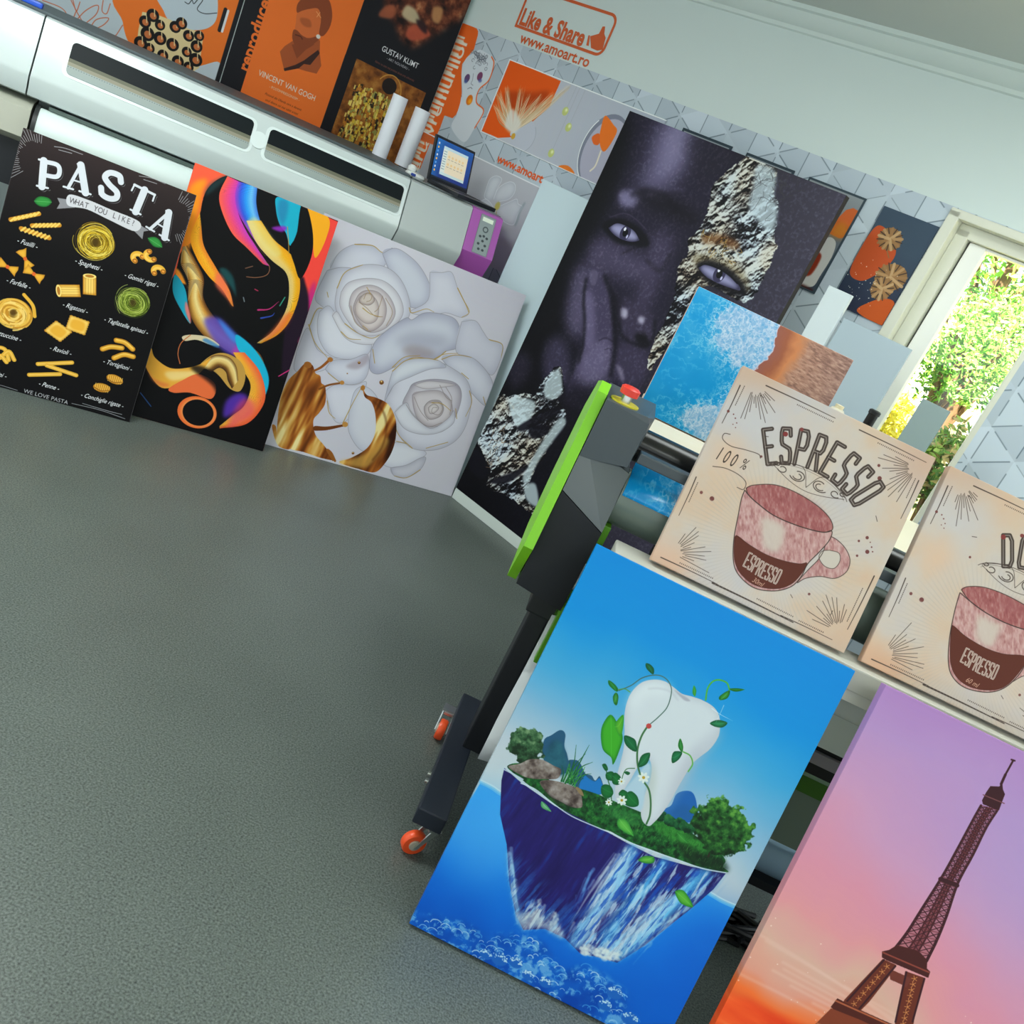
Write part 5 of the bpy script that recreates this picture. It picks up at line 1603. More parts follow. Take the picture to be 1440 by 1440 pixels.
# ------------------------------------------------------------------ outdoors, seen through the window
out = mat('dry_grass', (170, 166, 90), .9, noise=.3, nscale=8)
struct(MB().box((-4, .3, -.1), (9, 12, -.05)).obj('ground_outside', out, None, False, WB))
def foliage(name, label, cat, c, r, n, leaf, cols, trunk, seed):
    rg = random.Random(seed)
    t = thing(name, label, cat, WB @ Vector(c[:2] + (-.05,)))
    inv = t.matrix_world
    b = MB()
    base = Vector((0, 0, 0))
    top = Vector((0, 0, c[2] + .05))
    b.tube([base, base.lerp(top, .4) + Vector((.05, .02, 0)), base.lerp(top, .8), top + Vector((0, 0, r * .4))], trunk)
    for i in range(9):
        a, e = rg.uniform(0, 6.28), rg.uniform(.1, 1.0)
        q = top + Vector((math.cos(a) * math.cos(e), math.sin(a) * math.cos(e), math.sin(e))) * r * .8
        s0 = base.lerp(top, rg.uniform(.5, .9))
        b.tube([s0, s0.lerp(q, .5) + Vector((0, 0, .08)), q], trunk * .35, 6)
    b.obj('trunk', mat('bark', (110, 84, 56), .9), t)
    bm = bmesh.new()
    for i in range(n):
        k = 0
        d = Vector((rg.gauss(0, 1), rg.gauss(0, 1), rg.gauss(0, 1))).normalized()
        rad = r * (.35 + .65 * rg.random() ** .5) * (1 + .28 * math.sin(5 * d.x + 3 * d.z) * math.cos(4 * d.y))
        p = top + Vector((d.x * rad, d.y * rad, d.z * rad * .9))
        u = Vector((rg.gauss(0, 1), rg.gauss(0, 1), rg.gauss(0, 1))).normalized()
        v = u.orthogonal().normalized()
        s_ = leaf * rg.uniform(.6, 1.3)
        q = [bm.verts.new(p + u * s_), bm.verts.new(p + v * s_ * .45), bm.verts.new(p - u * s_), bm.verts.new(p - v * s_ * .45)]
        f = bm.faces.new(q)
        f.material_index = rg.randrange(len(cols))
    me = bpy.data.meshes.new('leaves')
    bm.to_mesh(me)
    bm.free()
    for i, cc in enumerate(cols):
        me.materials.append(mat(name + '_leaf_%d' % i, cc, .6))
    o = bpy.data.objects.new('leaves', me)
    COL.objects.link(o)
    o.parent = t
    return t
foliage('garden_tree', 'bushy bright green tree in the middle of the window view', 'tree', (1.30, 1.8, 1.56), .27, 2600, .022, [(96, 160, 40), (130, 186, 60), (160, 204, 90), (74, 136, 34)], .03, 3)
foliage('garden_tree', 'green tree against the right edge of the window view', 'tree', (1.22, 2.6, 1.78), .30, 2300, .024, [(110, 160, 60), (150, 190, 90), (90, 140, 50)], .03, 13)
foliage('garden_tree', 'tall pale yellow-green tree at the top of the window view', 'tree', (.66, 4.3, 2.35), .60, 2000, .042, [(190, 206, 90), (210, 220, 120), (150, 186, 70)], .05, 7)
foliage('yellow_shrub', 'yellow-green shrub low on the left of the window view', 'shrub', (1.20, 1.05, 1.14), .24, 2600, .022, [(224, 214, 40), (206, 200, 30), (234, 226, 80)], .02, 5)
foliage('garden_shrub', 'mid-green bush low on the right of the window view', 'shrub', (1.78, .55, 1.12), .20, 2600, .022, [(110, 160, 60), (160, 190, 90), (90, 140, 50), (190, 170, 110)], .02, 9)
tag(MB().box((-.6, 5.6, -.1), (.68, 6.2, 2.08)).obj('garden_house', mat('white_render', (240, 236, 226), .9), None, False, WB), 'white building behind the trees outside the window', 'building')

# ------------------------------------------------------------------ things on the walls
board('wall_poster', 'black and orange wall poster with a bearded bust and a gold mosaic', 'poster', (-2.1766,4.5791,0.9775,0.5061,0.0000,1.0007,1.3650), .004, art_poster())
board('wall_poster', 'orange and white wall poster with leopard spots and line-drawn leaves', 'poster', (-3.3484,3.9295,0.9775,0.5061,0.0000,1.3356,1.3650), .004, art_leopard())
board('wall_picture', 'long wall picture of pampas grass on orange beside a round niche', 'picture', (-0.9747,4.8825,1.5497,-0.5672,0.0000,1.0007,0.3622), .006, art_pampas())
board('wall_picture', 'narrow wall picture of an orange-capped bottle, right of the large face print', 'picture', (0.4891,3.9499,1.5182,-0.5672,0.0000,0.2562,0.3906), .006, art_bottle())
board('wall_picture', 'navy wall picture of two bronze leaves next to the window', 'picture', (0.7681,3.7722,1.5182,-0.5672,0.0000,0.2247,0.3906), .006, art_leaf())
board('wall_picture', 'dark-edged wall picture, left of two hidden behind the top of the face print', 'picture', (-0.0493,4.2929,1.5182,-0.5672,0.0000,0.2625,0.3906), .006, art_dark_frame(1))
board('wall_picture', 'dark-edged wall picture, right of two hidden behind the top of the face print', 'picture', (0.2341,4.1124,1.5182,-0.5672,0.0000,0.2341,0.3906), .006, art_dark_frame(2))

def sticker():
    G = (-1.0563,4.9439,1.9225,-0.5672,0.0000,0.7350,0.3675)
    M = board_matrix(G)
    mo = mat('orange_vinyl', (214, 92, 36), .5)
    W, H = G[5] * 1000, G[6] * 1000
    t = thing('wall_sticker', 'orange Like & Share sticker with thumb and web address high on the back wall', 'sticker')
    t.matrix_world = M
    def mesh(name, tri_sets):
        v, f = [], []
        for P, ts in tri_sets:
            k = len(v)
            v += [(x / 1000, -.0015, (H - y) / 1000) for x, y in P]
            f += [tuple(k + i for i in q) for q in ts]
        me = bpy.data.meshes.new(name)
        me.from_pydata(v, [], f)
        me.materials.append(mo)
        o = bpy.data.objects.new(name, me)
        COL.objects.link(o)
        o.parent = t
        return o
    def text(s_, c, a, size, xs, bold, sh=0):
        k = size / .7
        g = [glyph(ch, bold) if ch != ' ' else (None, None, .3) for ch in s_]
        x = -sum(q[2] for q in g) / 2
        o = []
        for v, ts, adv in g:
            if v is not None:
                o.append(([(c[0] + (q[0] + x) * k * xs + sh * q[1] * k, c[1] - (q[1] - .35) * k) for q in v], ts))
            x += adv
        return o
    bl, br = (45,232), (623,235)
    rt_ = (626,85)
    x0, x1, yb = bl[0], rt_[0], (bl[1] + br[1]) / 2
    yt = yb - 190
    r = 45
    def rr(o):
        q = [(x0 + o, yb - o)]
        for cx, cy, a0 in ((x1 - r, yb - r, 90), (x1 - r, yt + r, 0), (x0 + r, yt + r, -90)):
            for i in range(7):
                a = R(a0 - i * 15)
                q.append((cx + (r - o) * math.cos(a), cy + (r - o) * math.sin(a)))
        return q
    a_, b_ = rr(0), rr(13)
    n = len(a_)
    mesh('outline', [(a_ + b_, [(i, (i + 1) % n, n + (i + 1) % n, n + i) for i in range(n)])])
    c = (276,178)
    mesh('lettering', text('Like & Share', c, 0, 74, .78, .034, .0))
    u = (343,267)
    mesh('web_address', text('www.amoart.ro', u, 0, 48, 1.04, .02))
    th = [(546,209),(514,164),(556,142),(559,109),(573,106),(585,135),(603,150),(606,169),(613,200),(586,211)]
    mesh('thumb', [(th, [tuple(range(len(th)))]), ([(513,205),(502,163),(511,161),(529,205)], [(0, 1, 2, 3)])])
sticker()

# ------------------------------------------------------------------ boards standing on the floor along the printer
edge_dark = mat('dark_board_edge', (40, 34, 34), .6)
edge_pale = mat('pale_board_edge', (214, 210, 214), .6)
board('pasta_poster_board', 'black chalkboard-style pasta menu board standing leftmost on the floor', 'print', (-2.0088,2.9671,0.0000,0.4956,0.1571,0.5836,0.9012), .006, art_pasta(), edge_dark, 'prints leaning along the large printer')
board('abstract_art_board', 'tall black print with flowing orange, blue and gold ribbons', 'print', (-1.5614,3.2980,0.0000,0.4956,0.1570,0.5673,1.0001), .006, art_abstract(), mat('red_board_edge', (226, 70, 54), .6), 'prints leaning along the large printer')
board('rose_art_board', 'wide pale print of white roses and splashing gold', 'print', (-1.1440,3.6239,0.0000,0.4956,0.1570,0.9677,0.9986), .006, art_rose(), edge_pale, 'prints leaning along the large printer')
board('portrait_canvas', 'large dark portrait print of a face with gold leaf, against the back wall', 'print', (-0.2901,4.0777,0.0000,-0.5759,0.0137,1.0278,1.8576), .035, art_face(), edge_dark, rough=.4)
# canvases around the laminator
board('tooth_canvas', 'blue canvas of a white tooth on a floating island, standing on the floor', 'canvas', (0.1781,1.5273,0.0000,-0.0350,0.2880,0.5870,0.8915), .026, art_tooth(), rough=.4)
board('tower_canvas', 'pink and purple canvas of a lattice tower at sunset, at the right edge', 'canvas', (0.8204,1.4646,0.0000,-0.0178,0.2912,0.6063,0.9061), .026, art_eiffel(), rough=.4)
board('espresso_canvas', 'beige espresso canvas with a wide handled cup and 100% mark', 'canvas', (0.3087,1.8380,0.8550,-0.0175,0.3578,0.4541,0.4609), .024, art_coffee('e', 'ESPRESSO', '30ml', 0), rough=.6)
board('espresso_canvas', 'beige espresso canvas marked 60 ml, partly cut off at the right edge', 'canvas', (0.8032,1.8306,0.8550,0.0000,0.3666,0.4549,0.4604), .024, art_coffee('d', 'DOPPIO', '60 ml', 1), rough=.6)
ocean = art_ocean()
board('beach_canvas', 'canvas of turquoise surf and pink sand standing behind the laminator rollers', 'canvas', (0.1776,2.3393,1.0530,-0.0087,0.1222,0.4292,0.3398), .02, ocean, mat('pinkish_canvas_edge', (226, 186, 166), .6), rough=.35)

# ------------------------------------------------------------------ blank boards along the back wall
def blank(name, label, s0, s1, off, h, th, lean, c=None, yaw=0):
    M = WB0 @ Matrix.Translation((s0, -off, th * math.sin(lean))) @ Matrix.Rotation(yaw, 4, 'Z') @ Matrix.Rotation(-lean, 4, 'X')
    return tag(MB().box((0, 0, 0), (s1 - s0, th, h), .002).obj(name, mat(name + '_' + str(c), c or (222, 234, 240), .55), None, False, M), label, 'board', 'blank boards standing by the back wall')
blank('blank_foam_board', 'pale blue-white blank board standing between the printer and the large face print', -.372, -.05, .03, 1.474, .012, R(.5), (204, 222, 230))
blank('blank_foam_board', 'narrow pale blank board standing below the bottle picture', 1.118, 1.213, .12, 1.563, .02, R(.5), (212, 222, 226))
blank('blank_foam_board', 'wide blue-grey blank board covering the lower left corner of the window', 1.222, 1.490, .105, 1.484, .012, R(.5), (170, 186, 196))
blank('blank_foam_board', 'small grey-green blank board standing in front of the window pane', 1.612, 1.712, .12, 1.358, .012, R(.5), (140, 158, 158))

# ------------------------------------------------------------------ large printer along the left wall
PM = yawed((-1.3266, 3.9923, 0), R(29))
prn = thing('large_format_printer', 'long grey large-format printer behind the row of prints', 'printer')
prn.matrix_world = PM
def P_part(b, name, m, parent=None, smooth=False):
    o = b.obj(name, m, parent or prn, smooth)
    return o
lidp = [(.62, .93), (.62, 1.215), (.60, 1.235), (.02, 1.235), (0, 1.228), (-.075, 1.035), (-.078, 1.02), (-.045, .952), (-.02, .945)]
P_part(MB().prism(lidp, 'x', -1.138, .334), 'lid', M_lid, None, True)
P_part(MB().prism(lidp, 'x', -2.1, -1.144), 'left_cover', M_lid, None, True)
P_part(MB().prism(lidp, 'x', .340, .648), 'right_cover', mat('grey_cover', (184, 192, 192), .4), None, True)
P_part(MB().box((-2.1, .03, 1.2355), (.334, .6, 1.247), .003), 'top_plate', mat('dark_grey_plate', (74, 84, 88), .5))
P_part(MB().box((.345, .03, 1.2385), (.80, .44, 1.242), .001), 'side_top_plate', mat('mid_grey_plate', (120, 128, 130), .5))
M_pur = mat('purple_plastic', (176, 88, 178), .4)
pc = [(.44, .94), (.44, 1.238), (.02, 1.238), (0, 1.232), (-.07, 1.05), (-.02, .93)]
pe = P_part(MB().prism(pc, 'x', .650, .806), 'purple_end_cover', M_pur, None, True)
def on_lid(s0, s1, v0, v1, lift):
    """corners on the sloping face; v runs 0 at its foot to 1 at its top edge"""
    f = lambda s_, v: Vector((s_, -.075 + .075 * v, 1.035 + .193 * v)) + Vector((0, -.932, .362)) * lift
    return [f(s0, v0), f(s1, v0), f(s1, v1), f(s0, v1)]
def plate(name, s0, s1, v0, v1, lift, m, parent, th=.004, rad=.0, uvmap=False):
    b = MB()
    q = []
    if rad:
        for (cs, cv, a0) in ((s0 + rad, v0 + rad / .207, 180), (s1 - rad, v0 + rad / .207, 270), (s1 - rad, v1 - rad / .207, 0), (s0 + rad, v1 - rad / .207, 90)):
            for i in range(5):
                a = R(a0 + i * 22.5)
                q.append((cs + rad * math.cos(a), cv + rad / .207 * math.sin(a)))
    else:
        q = [(s0, v0), (s1, v0), (s1, v1), (s0, v1)]
    f = lambda s_, v, l: Vector((s_, -.075 + .075 * v, 1.035 + .193 * v)) + Vector((0, -.932, .362)) * l
    A = [b.bm.verts.new(f(s_, v, lift + th)) for s_, v in q]
    B = [b.bm.verts.new(f(s_, v, lift)) for s_, v in q]
    n = len(q)
    b.bm.faces.new(A)
    b.bm.faces.new(B[::-1])
    for i in range(n):
        b.bm.faces.new((A[i], A[(i + 1) % n], B[(i + 1) % n], B[i]))
    o = b.obj(name, m, parent)
    if uvmap:
        uv = o.data.uv_layers.new(name='print')
        for lp in o.data.loops:
            c = o.data.vertices[lp.vertex_index].co
            uv.data[lp.index].uv = ((c.x - s0) / (s1 - s0), ((c.z - 1.035 - .362 * lift) / .193 - v0) / (v1 - v0))
    return o
Wn = Art(600, 110, 1.0, (14, 22, 26))
Wn.p([(0, 56), (600, 56), (600, 68), (0, 68)], (112, 112, 96), sm=0)
Wn.p([(0, 68), (600, 68), (600, 80), (0, 80)], (150, 146, 128), sm=0)
Wn.p([(0, 80), (600, 80), (600, 112), (0, 112)], (158, 168, 166), sm=0)
for i in range(75):
    Wn.e((4 + i * 8, 84), 1.6, None, (110, 120, 120))
Wm = Wn.material('viewing_window_inside', .45, .15)
M_rim = mat('window_rim_plastic', (226, 236, 236), .3)
for s0, s1 in ((-1.035, -.352), (-.285, .338 - .022)):
    rim = plate('window_rim', s0 - .014, s1 + .014, .17, .86, -.003, M_rim, prn, .005, .026)
    plate('viewing_window', s0, s1, .22, .81, .0022, Wm, rim, .003, .018, True)
bd = PM.copy()
bdg = MB()
cc = Vector((-.319, -.038, 1.131)) + Vector((0, -.932, .362)) * .001
bdg.cyl(cc, cc + Vector((0, -.932, .362)) * .004, .034, n=28)
P_part(bdg, 'round_emblem', M_rim)
# control panel on the purple end
cp = Art(80, 190, 1.6, (128, 136, 138))
cp.p([(3, 3), (77, 3), (77, 187), (3, 187)], (148, 158, 160), sm=0)
cp.p([(12, 10), (68, 10), (68, 30), (12, 30)], (236, 244, 226), sm=0)
cp.e((40, 66), 15, None, (78, 88, 92))
cp.e((40, 66), 9, None, (150, 160, 160))
for (x, y) in ((22, 104), (40, 98), (58, 104), (40, 122), (22, 140), (58, 140), (30, 164), (52, 164)):
    cp.e((x, y), 7, 6, (60, 68, 74))
def on_pur(name, s0, s1, v0, v1, m, parent):
    b = MB()
    f = lambda s_, v, l: Vector((s_, -.07 + .07 * v, 1.05 + .182 * v)) + Vector((0, -.933, .359)) * l
    q = [(s0, v0), (s1, v0), (s1, v1), (s0, v1)]
    A = [b.bm.verts.new(f(s_, v, .003)) for s_, v in q]
    B = [b.bm.verts.new(f(s_, v, .0002)) for s_, v in q]
    b.bm.faces.new(A)
    b.bm.faces.new(B[::-1])
    for i in range(4):
        b.bm.faces.new((A[i], A[(i + 1) % 4], B[(i + 1) % 4], B[i]))
    o = b.obj(name, m, parent)
    uv = o.data.uv_layers.new(name='print')
    for lp in o.data.loops:
        c = o.data.vertices[lp.vertex_index].co
        uv.data[lp.index].uv = ((c.x - s0) / (s1 - s0), ((c.z - 1.05) / .182 - v0) / (v1 - v0))
    return o
on_pur('control_panel', .695, .772, .02, .95, cp.material('printer_buttons', .4, .4), pe)
# body below the lid
P_part(MB().box((-1.10, .02, .60), (.62, .58, .944)), 'body', mat('dark_grey_metal', (70, 80, 78), .5))  # body in one even dark grey
P_part(MB().box((-1.06, -.03, .925), (.62, .03, .940), .002), 'paper_guide', mat('green_grey_metal', (96, 110, 104), .35, metal=.4))
P_part(MB().cyl((-1.085, -.02, .845), (.60, -.02, .845), .078, n=40), 'paper_roll', mat('white_paper', (224, 236, 234), .5), None, True)
P_part(MB().cyl((-1.10, -.02, .845), (-1.086, -.02, .845), .086, n=32), 'roll_flange', M_dark, None, True)
lb = [(.5, .78), (.5, .925), (-.01, .925), (-.055, .905), (-.06, .80), (-.02, .775)]
P_part(MB().prism(lb, 'x', -2.1, -1.112), 'left_lower_cover', mat('warm_grey_plastic', (186, 186, 172), .4), None, True)
P_part(MB().box((-2.05, .0, .60), (-1.12, .5, .774)), 'left_lower_body', M_black)
for s_ in (-1.7, .3):
    P_part(MB().box((s_, .22, .05), (s_ + .09, .36, .6)).box((s_ - .01, .02, 0), (s_ + .1, .56, .05)), 'leg', M_black)
P_part(MB().box((-1.7, .27, .25), (.39, .31, .32)), 'stretcher', M_black)

# things on the printer
TOP = PM @ Matrix.Translation((0, 0, 1.247))
def roll(s_, o_, h, r, label):
    t = thing('paper_roll', label, 'paper roll', group='white rolls standing on the printer')
    t.matrix_world = TOP @ Matrix.Translation((s_, o_, 0))
    b = MB()
    n = 32
    b.lathe([(r * .45, 0), (r, 0), (r, h), (r * .45, h), (r * .45, h - .02)], (0, 0, 0), n=n)
    b.obj('paper', mat('bright_white_paper', (236, 238, 246), .6), t, True)
    b = MB()
    b.lathe([(r * .44, .001), (r * .44, h + .001), (r * .38, h + .001), (r * .38, h - .03)], (0, 0, 0), n=20)
    b.obj('cardboard_core', mat('cardboard', (176, 140, 104), .8), t, True)
roll(.268, .44, .285, .036, 'white paper roll standing on the printer, left of a pair')
roll(.392, .46, .275, .038, 'white paper roll standing on the printer, right of a pair')
t = thing('tape_dispenser', 'small white rounded gadget with a blue button on the printer by the laptop', 'gadget')
t.matrix_world = yawed(TOP @ Vector((.37, .10, -.005)), R(29))
MB().lathe([(.001, 0), (.042, 0), (.046, .008), (.04, .018), (.001, .022)], (0, 0, 0), n=24).obj('base', mat('white_plastic', (226, 230, 228), .35), t, True)
MB().lathe([(.001, .02), (.018, .02), (.02, .036), (.012, .046), (.001, .048)], (-.02, .01, 0), n=20).obj('cap', mat('white_plastic', (226, 230, 228), .35), t, True)
MB().box((-.03, -.05, .004), (-.008, -.04, .016), .003).obj('button', mat('blue_button', (30, 60, 150), .3), t)
tag(MB().box((0, 0, 0), (.14, .05, .02), .006).obj('blue_tape_box', mat('blue_plastic', (34, 84, 200), .35), None, False, TOP @ Matrix.Translation((-1.30, .03, 0))), 'small bright blue box on the far left end of the printer', 'box')

# laptop
LP = PM @ Matrix.Translation((.452, .17, 1.2425)) @ Matrix.Rotation(R(31), 4, 'Z')
lap = thing('laptop', 'open black laptop showing a desktop window, on the right end of the printer', 'laptop')
lap.matrix_world = LP
Lw, Ld, Lh = .29, .205, .20
MB().box((0, -Ld, 0), (Lw, 0, .018), .003).obj('base', mat('black_laptop_plastic', (24, 26, 32), .35), lap)
MB().box((.02, -Ld * .55, .018), (Lw - .02, -.03, .020)).obj('keyboard', mat('laptop_keys', (40, 42, 48), .5), lap)
tilt = Matrix.Translation((0, 0, .014)) @ Matrix.Rotation(R(-14), 4, 'X')
ld_ = MB()
ld_.box((0, -.002, 0), (Lw, .010, Lh), .002)
lido = ld_.obj('lid', mat('black_laptop_plastic', (24, 26, 32), .35), lap)
lido.matrix_local = tilt
sc_ = Art(270, 172, 1.6, (30, 90, 170))
sc_.full(np.clip(sc_.y / 172, 0, 1), (24, 40, 120), .8)
sc_.full(np.clip(1 - sc_.x / 60, 0, 1), (40, 130, 200), .6)
sc_.p([(52, 22), (236, 22), (236, 148), (52, 148)], (240, 224, 196), sm=0)
sc_.p([(52, 22), (236, 22), (236, 34), (52, 34)], (196, 220, 230), sm=0)
sc_.p([(52, 34), (84, 34), (84, 148), (52, 148)], (224, 232, 226), sm=0)
sc_.p([(52, 136), (236, 136), (236, 148), (52, 148)], (206, 226, 226), sm=0)
for i in range(8):
    sc_.e((14, 20 + i * 17), 5, 5, [(220, 230, 240), (240, 190, 80), (90, 160, 230)][i % 3])
    sc_.s([(58, 44 + i * 11), (78, 44 + i * 11)], 3, (130, 150, 160), sm=0)
for i in range(10):
    sc_.e((100 + (i % 5) * 26, 60 + (i // 5) * 34), 8, 6, (236, 206, 150))
    sc_.s([(92 + (i % 5) * 26, 72 + (i // 5) * 34), (108 + (i % 5) * 26, 72 + (i // 5) * 34)], 2, (150, 140, 120), sm=0)
sc_.p([(0, 164), (270, 164), (270, 172), (0, 172)], (20, 30, 50), sm=0)
sm_ = sc_.material('laptop_screen', .2, .5)
bs = sm_.node_tree.nodes['Principled BSDF']
sm_.node_tree.links.new(sm_.node_tree.nodes['Image Texture'].outputs['Color'], bs.inputs['Emission Color'])
bs.inputs['Emission Strength'].default_value = .22
so = MB().box((.012, -.0035, .016), (Lw - .012, -.0022, Lh - .012)).obj('screen', sm_, lido)
uv = so.data.uv_layers.new(name='print')
for lp in so.data.loops:
    c = so.data.vertices[lp.vertex_index].co
    uv.data[lp.index].uv = ((c.x - .012) / (Lw - .024), (c.z - .016) / (Lh - .028))

# ------------------------------------------------------------------ roll laminator
lam = thing('roll_laminator', 'black and lime-green roll laminator on a wheeled stand, carrying the espresso canvases', 'laminator')
XR = 1.78                                        # where the far side housing starts
def side(x0, sgn):
    """housing, coloured cheek plate, leg, foot and castors of one end; x0 = inner face, sgn = -1 left, +1 right"""
    f = lambda d: x0 + sgn * d
    X = lambda p: (f(p[0]), p[1], p[2])
    # d = distance outwards from the inner face
    b = MB()
    b.hull([X(p) for p in ((.012, 1.93, 1.0), (.012, 1.93, 1.105), (.022, 1.93, 1.118), (.118, 1.912, 1.118), (.118, 1.912, .98), (.0, 2.14, 1.118), (.118, 2.14, 1.118), (.0, 2.14, .98), (.118, 2.14, .98), (.002, 1.98, 1.112))])
    top = b.obj('housing_top', M_char, lam)
    b = MB()
    b.hull([X(p) for p in ((0, 1.945, .985), (.118, 1.925, 1.02), (.118, 1.885, .905), (.0, 1.885, .855), (0, 2.2, .985), (.118, 2.2, 1.02), (0, 2.2, .855), (.118, 2.2, .905))])
    b.obj('housing_slope', mat('charcoal_satin', (74, 82, 86), .35), lam)
    b = MB()
    b.hull([X(p) for p in ((0, 1.884, .853), (.118, 1.884, .903), (.118, 1.90, .655), (0, 1.90, .64), (0, 2.2, .853), (.118, 2.2, .903), (.118, 2.2, .63), (0, 2.2, .63))])
    b.obj('housing_front', M_black, lam)
    b = MB()
    prof = [(1.845, .765), (1.942, 1.122), (1.966, 1.142), (2.30, 1.085), (2.52, .97), (2.52, .76), (2.40, .625), (1.98, .63)]
    b.prism(prof, 'x', f(.120), f(.142))
    b.obj('cheek_plate', M_green, lam)
    # stand
    b = MB()
    b.box((min(f(.002), f(.052)), 2.02, .129), (max(f(.002), f(.052)), 2.13, .64), .004)
    b.obj('leg', M_black, lam)
    b = MB()
    b.box((min(f(-.012), f(.066)), 2.0, .56), (max(f(-.012), f(.066)), 2.15, .645), .004)
    b.obj('leg_bracket', M_dark, lam)
    b = MB()
    xa, xb = sorted((f(.026), f(.098)))
    b.box((xa, 1.725, .085), (xb, 2.27, .13), .004)
    foot = b.obj('foot', mat('navy_black_paint', (30, 36, 48), .45), lam)
    for yy in (1.86, 1.89):
        b = MB()
        b.cyl((f(.098), yy, .105), (f(.106), yy, .105), .006, n=10)
        b.obj('bolt', M_steel, foot)
    for yy, dx in ((1.735, .072), (2.205, .112)):
        c = Vector((f(dx), yy, .030))
        b = MB()
        b.lathe([(.012, -.011), (.027, -.011), (.030, -.007), (.030, .007), (.027, .011), (.012, .011)], c, 'x', 28)
        wh = b.obj('castor_wheel', mat('orange_rubber', (238, 82, 34), .4), lam, True)
        b = MB()
        b.lathe([(.004, -.0145), (.013, -.0145), (.014, -.012), (.014, .012), (.013, .0145), (.004, .0145)], c, 'x', 20)
        b.obj('hub', mat('grey_hub', (176, 168, 150), .4), wh, True)
        b = MB()
        for q in (-.017, .017):
            b.hull([c + Vector((q - .0015, -.004, -.006)), c + Vector((q + .0015, -.004, -.006)), c + Vector((q - .0015, .005, -.006)), c + Vector((q + .0015, .005, -.006)), c + Vector((q - .0015, .022, .053)), c + Vector((q + .0015, .022, .053)), c + Vector((q - .0015, .04, .053)), c + Vector((q + .0015, .04, .053))])
        b.box(c + Vector((-.02, .012, .050)), c + Vector((.02, .045, .056)))
        b.obj('castor_fork', M_steel, wh)
        if yy > 2:
            b = MB()
            b.box(c + Vector((-.014, .02, .034)), c + Vector((.014, .06, .046)), .002)
            b.box(c + Vector((-.01, .05, .03)), c + Vector((.01, .072, .036)), .002)
            b.obj('castor_brake', M_steel, wh)
        if yy < 2:                               # the front castor has swung round to face the room
            wh.matrix_world = Matrix.Translation(c) @ Matrix.Rotation(R(62) * sgn, 4, 'Z') @ Matrix.Translation(-c)
    return top
ht = side(.196, -1)
side(XR, 1)
# emergency stop on the near housing
ES = Vector((.118, 1.965, 1.118))
es = MB().lathe([(.001, 0), (.033, 0), (.033, .003), (.001, .003)], ES, n=28).obj('stop_button_plate', mat('yellow_plastic', (206, 196, 40), .4), lam, True)
MB().lathe([(.011, .003), (.011, .02), (.001, .02)], ES, n=20).obj('stop_button_stem', M_steel, es, True)
MB().lathe([(.013, .018), (.021, .02), (.022, .034), (.017, .038), (.001, .039)], ES, n=26).obj('stop_button', mat('red_plastic', (226, 58, 44), .35), es, True)
# rollers, guides and table between the housings (axis along x)
XL = .197
def cylx(y, z, r, name, m, x0=XL, x1=XR, **k):
    return MB().cyl((x0, y, z), (x1, y, z), r, n=48).obj(name, m, lam, True)
cylx(1.985, .921, .066, 'lower_roller', mat('grey_green_rubber', (96, 108, 100), .3))
cylx(2.09, 1.024, .041, 'upper_roller', mat('black_roller', (20, 20, 22), .25))
MB().box((XL, 1.938, 1.016), (XR, 1.972, 1.040), .003).obj('guide_bar', M_char, lam)
MB().box((XL + .035, 1.806, .80), (XR, 1.90, .853), .004).obj('front_table', mat('pale_aluminium', (196, 194, 186), .4), lam)
MB().box((XL, 1.812, .775), (XR, 1.85, .80)).obj('table_rail', mat('grey_aluminium', (216, 214, 206), .35), lam)
MB().box((XL, 2.16, 1.030), (XR, 2.66, 1.052), .003).obj('rear_table', mat('cream_laminate', (222, 212, 190), .5), lam)
cylx(1.93, .725, .034, 'tension_bar', mat('pale_tube', (232, 238, 236), .25))
MB().box((XL, 1.965, .585), (XR, 1.985, .70)).obj('cross_panel', mat('light_grey_panel', (226, 234, 228), .5), lam)
MB().box((XL, 2.01, .49), (XR, 2.03, .585)).obj('motor_cover', mat('black_steel', (26, 26, 28), .4), lam)
MB().box((XL, 1.995, .525), (XR, 2.009, .555)).obj('grey_strip', mat('strip_grey', (150, 144, 150), .5), lam)
MB().box((XL, 2.02, .43), (XR, 2.05, .475)).obj('green_rail', mat('dark_green_paint', (58, 106, 20), .45), lam)
MB().box((XL, 2.03, .27), (XR, 2.05, .428)).obj('back_panel', mat('grey_green_panel', (112, 128, 114), .6), lam)
cylx(2.06, .205, .045, 'take_up_roller', mat('blue_grey_tube', (150, 180, 205), .3, metal=.2))
MB().box((.24, 2.02, .13), (XR, 2.10, .155)).obj('stand_stretcher', M_black, lam)
MB().box((.197, 1.93, .48), (.215, 2.05, .86), .002).obj('inner_bracket', mat('leaf_green_paint', (84, 150, 20), .4), lam)
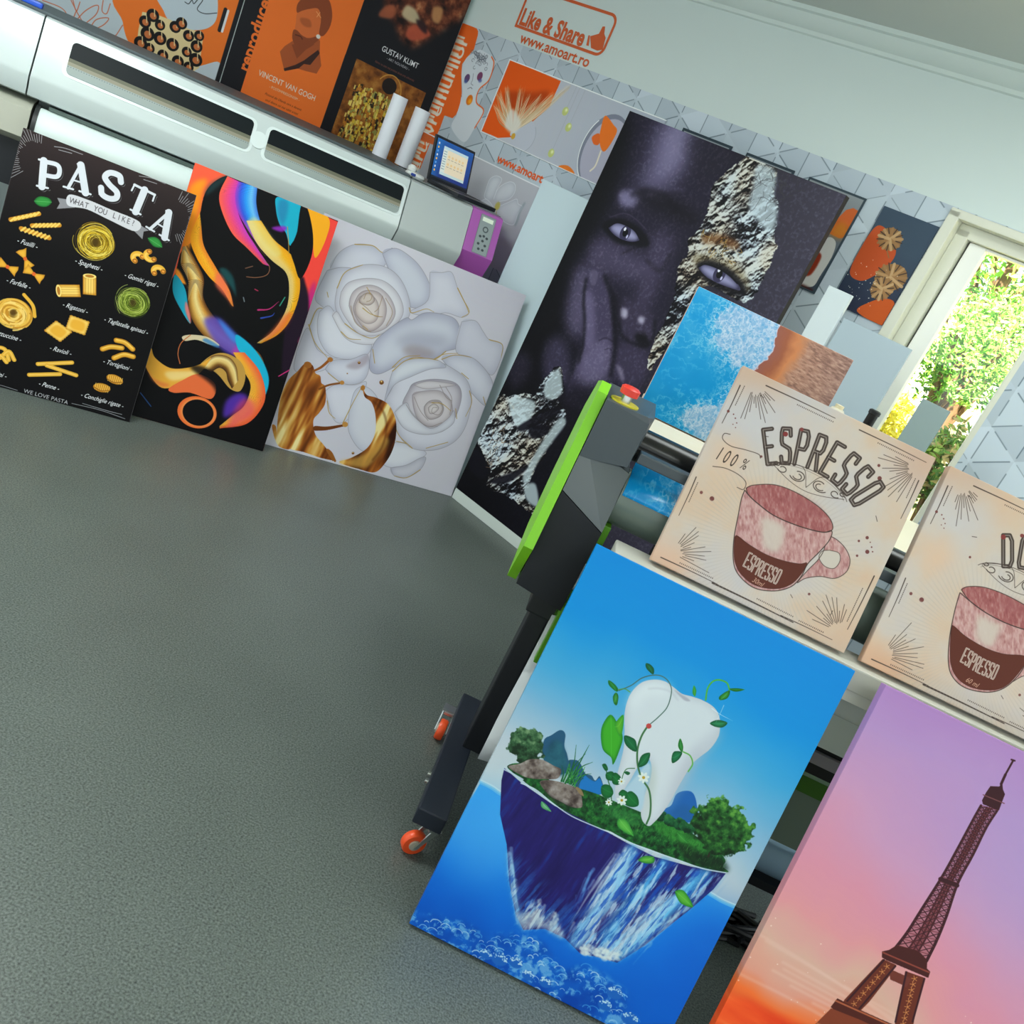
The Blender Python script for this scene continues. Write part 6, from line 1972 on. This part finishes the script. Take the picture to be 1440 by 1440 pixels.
# curved strip over the roller with the beach canvas's reflection painted on
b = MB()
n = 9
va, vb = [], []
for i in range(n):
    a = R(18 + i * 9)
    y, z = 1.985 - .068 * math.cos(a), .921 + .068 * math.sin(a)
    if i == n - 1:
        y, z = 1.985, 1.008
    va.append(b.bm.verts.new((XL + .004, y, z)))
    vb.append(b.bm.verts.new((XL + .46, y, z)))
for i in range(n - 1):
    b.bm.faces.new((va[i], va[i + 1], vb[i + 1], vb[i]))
refl_strip = b.obj('reflection_strip', ocean.material('painted_reflection', .2, .5), None, True)
uv = refl_strip.data.uv_layers.new(name='print')
for lp in refl_strip.data.loops:
    c = refl_strip.data.vertices[lp.vertex_index].co
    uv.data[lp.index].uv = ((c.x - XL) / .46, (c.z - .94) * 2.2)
md = refl_strip.modifiers.new('thickness', 'SOLIDIFY')
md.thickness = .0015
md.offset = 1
tag(refl_strip, 'strip painted with the reflection of the beach canvas, over the laminator roller', 'print')

# white film hanging from the lower shaft, just behind the tooth canvas
rg = random.Random(4)
b = MB()
g = []
for i in range(9):
    row = []
    for j in range(9):
        x = .188 + i * .05
        z = .16 + j * .055
        y = 1.96 + .015 * math.sin(i * 2.1 + j * .7) + rg.uniform(-.006, .006)
        row.append(b.bm.verts.new((x, y, z)))
    g.append(row)
for i in range(8):
    for j in range(8):
        b.bm.faces.new((g[i][j], g[i + 1][j], g[i + 1][j + 1], g[i][j + 1]))
o = b.obj('release_film', mat('white_film', (214, 218, 220), .35), lam, True)
md = o.modifiers.new('thickness', 'SOLIDIFY')
md.thickness = .002
# dark cables lying under the machine
b = MB()
for k_ in range(7):
    p = []
    x0 = .86 + k_ * .05
    for i in range(14):
        p.append((x0 + .13 * math.sin(i * .9 + k_), 1.98 + .05 * math.cos(i * 1.3 + k_ * 2), .008 + .012 * (k_ % 4)))
    b.tube(p, .0075, 7)
tag(b.obj('cable_bundle', mat('black_cable', (20, 20, 22), .4), None, True), 'tangle of black cables on the floor beneath the laminator', 'cables')['kind'] = 'stuff'
t = thing('black_bottle', 'slim black capped bottle standing behind the espresso canvas', 'bottle', (.757, 2.5, 1.0535))
MB().lathe([(.020, 0), (.022, .006), (.022, .17), (.014, .195), (.012, .2)], (0, 0, 0), n=24).obj('bottle_body', mat('grey_bottle', (120, 124, 126), .4), t, True)
MB().lathe([(.0125, .196), (.0135, .2), (.0135, .232), (.016, .234), (.016, .243), (.012, .246)], (0, 0, 0), n=24).obj('cap', mat('black_cap', (14, 14, 16), .3), t, True)
t = thing('cream_tube', 'cream tube with a rounded top, standing behind the espresso canvas', 'tube', (.668, 2.5, 1.0535))
MB().lathe([(.022, 0), (.022, .2), (.016, .208)], (0, 0, 0), n=24).obj('tube_body', mat('cream_tube_body', (206, 200, 184), .5), t, True)
MB().lathe([(.012, .207), (.012, .218), (.001, .219)], (0, 0, 0), n=20).obj('cap', mat('cream_cap', (226, 214, 180), .5), t, True)
